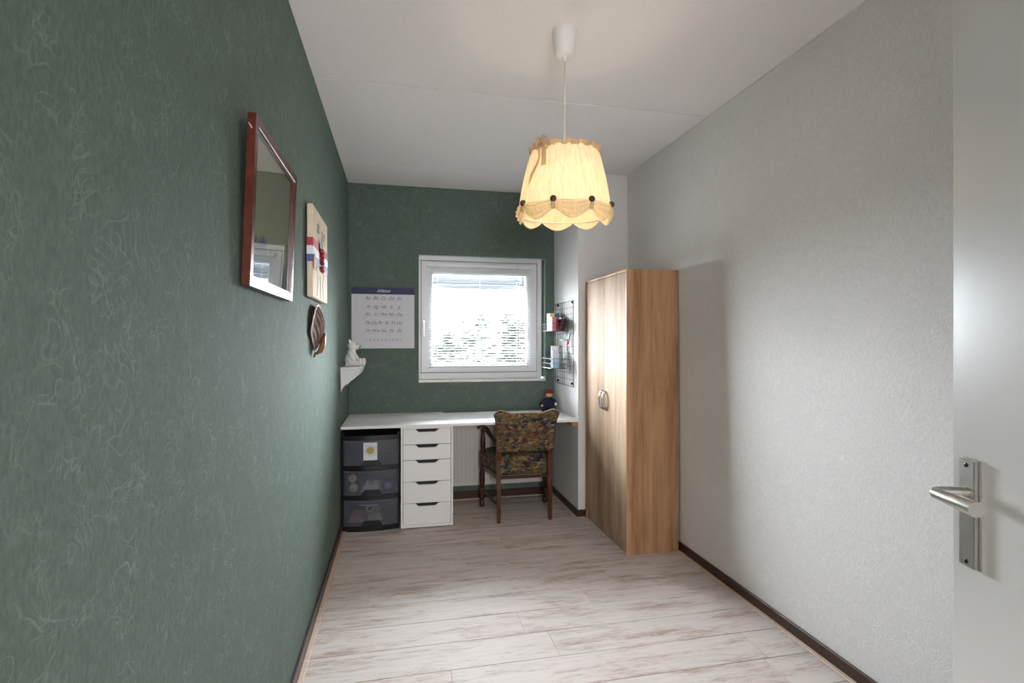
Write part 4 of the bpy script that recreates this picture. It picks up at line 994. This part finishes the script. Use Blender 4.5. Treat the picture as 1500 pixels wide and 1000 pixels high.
rows = [('Aa Bb Cc Dd Ee', 1.628), ('Ff Gg Hh Ii Jj', 1.558), ('Kk Ll Mm Nn Oo', 1.500), ('Pp Qq Rr Ss Tt Uu', 1.432), ('Vv Ww Xx Yy Zz', 1.370)]
def letters(b):
    for r_, z_ in rows:
        ws = r_.split(); n = len(ws)
        for i, w_ in enumerate(ws): T(b, w_, 0.036, PX0+0.122+0.242*i/(n-1), z_)
part('letters', M['ink'], po, letters)
part('digits', M['ink'], po, lambda b: [T(b, d_, 0.024, PX0+0.112+0.262*i/9, 1.300) for i, d_ in enumerate('1234567890')])
def lines(b):
    for r_, z_ in rows: box(b, (PX0+0.095, YB-0.0103, z_-0.012), (PX1-0.095, YB-0.01, z_-0.011)); box(b, (PX0+0.095, YB-0.0103, z_-0.004), (PX1-0.095, YB-0.01, z_-0.0032))
    for x_ in (PX0+0.095, PX1-0.095): box(b, (x_-0.0007, YB-0.0103, 1.28), (x_+0.0007, YB-0.01, 1.66))
part('ruled_lines', M['faint'], po, lines)

# ------------------------------------------------------------------ wire grid with baskets on the niche wall
GY0, GY1, GZ0, GZ1, GX = 3.765, 4.225, 0.955, 1.605, XN-0.014
gr = thing('wire_grid', 'black wire memo grid on the white niche wall', 'wall grid', (XN-0.01, 4.0, 0.955))
for k in range(14):
    z_ = GZ0+(GZ1-GZ0)*k/13; part('wire', M['black'], gr, lambda b: tube(b, [(GX, GY0, z_), (GX, GY1, z_)], 0.0026 if k in (0, 13) else 0.0015, 6))
for k in range(10):
    y_ = GY0+(GY1-GY0)*k/9; part('wire', M['black'], gr, lambda b: tube(b, [(GX-0.002, y_, GZ0), (GX-0.002, y_, GZ1)], 0.003 if k in (0, 9) else 0.0015, 6))
for y_ in (GY0+0.05, GY1-0.05):
    for z_ in (GZ0+0.02, GZ1-0.012): part('wall_clip', M['black_plastic'], gr, lambda b: box(b, (GX-0.005, y_-0.008, z_-0.008), (XN, y_+0.008, z_+0.008), 0.002))
def basket(zb, zt, label):
    t_ = thing('wire_basket', label, 'wire basket', (1.21, 4.03, zb), 'baskets hooked on the wire grid')
    xa, xb, ya, yb = 1.145, GX-0.006, 3.915, 4.175
    def rim(b, z_, r_): tube(b, [(xb, ya, z_), (xa, ya, z_), (xa, yb, z_), (xb, yb, z_), (xb, ya, z_)], r_, 6)
    for z_, r_ in ((zt, 0.0024), ((zb+zt)/2, 0.0016), (zb, 0.002)): part('ring_wire', M['glint_wire'] if z_ != zb else M['black'], t_, lambda b: rim(b, z_, r_))
    def bars(b):
        for k in range(9):
            y_ = ya+(yb-ya)*k/8; tube(b, [(xb, y_, zt), (xb, y_, zb), (xa, y_, zb), (xa, y_, zt)], 0.0012, 5)
        for k in range(1, 5):
            x_ = xa+(xb-xa)*k/5; tube(b, [(x_, ya, zt), (x_, ya, zb), (x_, yb, zb), (x_, yb, zt)], 0.0012, 5)
    part('bars', M['black'], t_, bars)
    part('hook', M['black'], t_, lambda b: [tube(b, [(xb, y_, zt), (xb, y_, zt+0.02), (GX+0.006, y_, zt+0.022), (GX+0.006, y_, zt+0.008)], 0.0018, 6) for y_ in (ya+0.03, yb-0.03)])
B1, B2 = 1.378, 1.085
basket(B1, B1+0.058, 'upper wire basket with books hooked on the black grid')
basket(B2, B2+0.075, 'lower wire basket with envelopes and pouches hooked on the black grid')
def book(x_, y_, z_, w_, d_, h_, col, label, lean_=0.0, grp='booklets in the upper wire basket'):
    m_ = mat('cover_%d_%d_%d' % col, col, 0.5)
    t_ = thing('booklet', label, 'book', (x_, y_, z_), grp, rot=(0, lean_, 0))
    part('cover', m_, t_, lambda b: (box(b, (-w_/2, 0, 0), (-w_/2+0.0015, d_, h_)), box(b, (w_/2-0.0015, 0, 0), (w_/2, d_, h_)), box(b, (-w_/2, -0.0015, 0), (w_/2, 0, h_))), local=True)
    part('pages', M['white_print'], t_, lambda b: box(b, (-w_/2+0.0015, 0.0005, 0.002), (w_/2-0.0015, d_-0.003, h_-0.003)), local=True)
zb = B1+0.0035
book(1.175, 3.945, zb, 0.034, 0.11, 0.104, (206, 120, 136), 'pink booklet at the left end of the upper basket')
book(1.213, 3.958, zb, 0.013, 0.11, 0.100, (150, 18, 40), 'bright red booklet leaning left in the upper basket', -0.10)
book(1.230, 3.935, zb, 0.022, 0.12, 0.098, (104, 14, 48), 'maroon booklet leaning right in the upper basket', 0.13)
book(1.2505, 3.925, zb, 0.012, 0.12, 0.100, (26, 24, 44), 'black booklet beside the maroon one in the upper basket', 0.13)
book(1.198, 4.075, zb, 0.040, 0.085, 0.140, (240, 204, 128), 'tall yellow booklet at the back of the upper basket')
book(1.243, 4.08, zb, 0.026, 0.08, 0.145, (74, 122, 128), 'tall teal booklet at the back of the upper basket')
zb = B2+0.0035
def env(x0, x1, y_, h_, th_, m_, name, label, cat):
    t_ = thing(name, label, cat, ((x0+x1)/2, y_, zb), 'papers and pouches in the lower wire basket')
    part('sheet', m_, t_, lambda b: box(b, (x0, y_, zb), (x1, y_+th_, zb+h_), 0.001))
    return t_
e = env(1.157, 1.205, 3.925, 0.135, 0.008, M['white_print'], 'card_pack', 'white card pack at the front left of the lower basket', 'cards')
part('blue_band', mat('pale_blue_print', (172, 208, 222), 0.6), e, lambda b: box(b, (1.1565, 3.9235, zb), (1.2055, 3.925, zb+0.058)), label='pale blue lower half')
e = env(1.178, 1.245, 4.03, 0.172, 0.01, M['white_print'], 'card_pack', 'taller white card pack at the back of the lower basket', 'cards')
part('flap', M['bear'], e, lambda b: prism(b, [(1.180, zb+0.17), (1.243, zb+0.17), (1.2115, zb+0.13)], 'y', 4.0285, 4.0298))
def pouch(x_, y_, w_, h_, col, label):
    m_ = mat('pouch_%d' % col[0], col, 0.8, vary=(60, 0.3)); t_ = thing('pouch', label, 'pouch', (x_, y_, zb), 'papers and pouches in the lower wire basket')
    def f(b):
        def g(u, v):
            a_ = u*2*PI; k = (1-v**3*0.45) if v < 0.98 else 0.2
            return (x_+math.cos(a_)*w_/2*k, y_+math.sin(a_)*0.013*(1.05-v*0.8), zb+h_*v)
        surf(b, g, 20, 10, True)
    part('bag', m_, t_, f, True); part('tie', M['dark_wood'], t_, lambda b: ball(b, (x_, y_, zb+h_*0.96), (0.008, 0.006, 0.006), seg=8), True)
pouch(1.222, 3.95, 0.040, 0.125, (112, 124, 132), 'blue-grey pouch in the lower basket')
pouch(1.2435, 4.0, 0.040, 0.175, (150, 140, 130), 'taller taupe pouch in the lower basket')
t = thing('grid_hook', 'black hook bar with a pen on the wire grid between the baskets', 'hook', (XN-0.02, 3.98, 1.31))
part('bar', M['black'], t, lambda b: tube(b, [(GX-0.004, 4.10, 1.315), (GX-0.02, 4.06, 1.314), (GX-0.03, 4.0, 1.308), (GX-0.02, 3.93, 1.306), (GX-0.006, 3.86, 1.306)], [0.003, 0.005, 0.006, 0.005, 0.003], 8), True)
for y_ in (3.93, 3.835): part('clip', M['dark_metal'], t, lambda b: (box(b, (GX-0.012, y_-0.008, 1.335), (GX-0.004, y_+0.008, 1.365), 0.002), tube(b, [(GX-0.008, y_, 1.336), (GX-0.01, y_, 1.312), (GX-0.018, y_, 1.306)], 0.002, 6)))
t = thing('keyring', 'red keyring tassel hanging from the wire grid', 'keyring', (XN-0.03, 3.87, 1.30))
M['kred'] = mat('red_tassel', (168, 36, 60), 0.5)
part('fob', M['kred'], t, lambda b: (ball(b, (GX-0.014, 3.868, 1.287), (0.009, 0.020, 0.018), seg=12), ball(b, (GX-0.014, 3.885, 1.277), (0.008, 0.012, 0.013), seg=10)), True)
part('tassel', M['kred'], t, lambda b: tube(b, [(GX-0.014, 3.868, 1.27), (GX-0.014, 3.866, 1.235), (GX-0.014, 3.866, 1.222)], [0.003, 0.004, 0.006], 8), True)
part('ring', M['dark_metal'], t, lambda b: tube(b, [(GX-0.014, 3.868+0.008*math.cos(k*PI/8), 1.308+0.008*math.sin(k*PI/8)) for k in range(17)], 0.0012, 6))

# ------------------------------------------------------------------ doll on the worktop
dl = thing('rag_doll', 'small rag doll in navy clothes and red cap, in the corner of the worktop', 'doll', (1.212, 4.205, DZ1), rot=(0, 0, math.radians(-20))); dl.scale = (1.3, 1.1, 1.0)
def dollb(b):   # faces -y
    ball(b, (0, 0.0, 0.045), (0.038, 0.030, 0.046)); ball(b, (0, 0.0, 0.085), (0.026, 0.022, 0.030))
    for s_ in (-1, 1):
        tube(b, [(s_*0.024, 0, 0.095), (s_*0.046, -0.006, 0.065), (s_*0.044, -0.028, 0.045)], [0.012, 0.0125, 0.010], 10)
        tube(b, [(s_*0.018, -0.005, 0.020), (s_*0.030, -0.035, 0.024), (s_*0.034, -0.065, 0.018)], [0.020, 0.017, 0.014], 10)
    tube(b, [(0, 0, 0.10), (0, 0, 0.125)], 0.010, 10); box(b, (-0.03, -0.03, 0), (0.03, 0.02, 0.02))
o = part('body', M['doll_blue'], dl, dollb, True, local=True, label='navy felt body and clothes'); mods(o, 0.004, 2)
part('head', M['doll_skin'], dl, lambda b: (ball(b, (0, -0.004, 0.136), (0.022, 0.021, 0.025)), ball(b, (0, -0.026, 0.134), 0.004, seg=8)), True, local=True)
part('cap', M['doll_red'], dl, lambda b: (ball(b, (0, 0.002, 0.158), (0.028, 0.026, 0.020)), tube(b, [(0.026*math.cos(k*PI/10), 0.002+0.025*math.sin(k*PI/10), 0.150) for k in range(21)], 0.006, 8)), True, local=True, label='red felt cap')
for s_ in (-1, 1):
    part('eye', M['black_ink'], dl, lambda b: ball(b, (s_*0.008, -0.0235, 0.140), 0.0022, seg=8), True, local=True)
    part('hand', M['doll_skin'] if s_ < 0 else M['white_band'], dl, lambda b: ball(b, (s_*0.044, -0.034, 0.046 if s_ < 0 else 0.06), (0.009, 0.010, 0.009 if s_ < 0 else 0.016), seg=10), True, local=True)
    part('shoe', M['black_plastic'], dl, lambda b: ball(b, (s_*0.035, -0.072, 0.016), (0.013, 0.018, 0.016), seg=10), True, local=True)
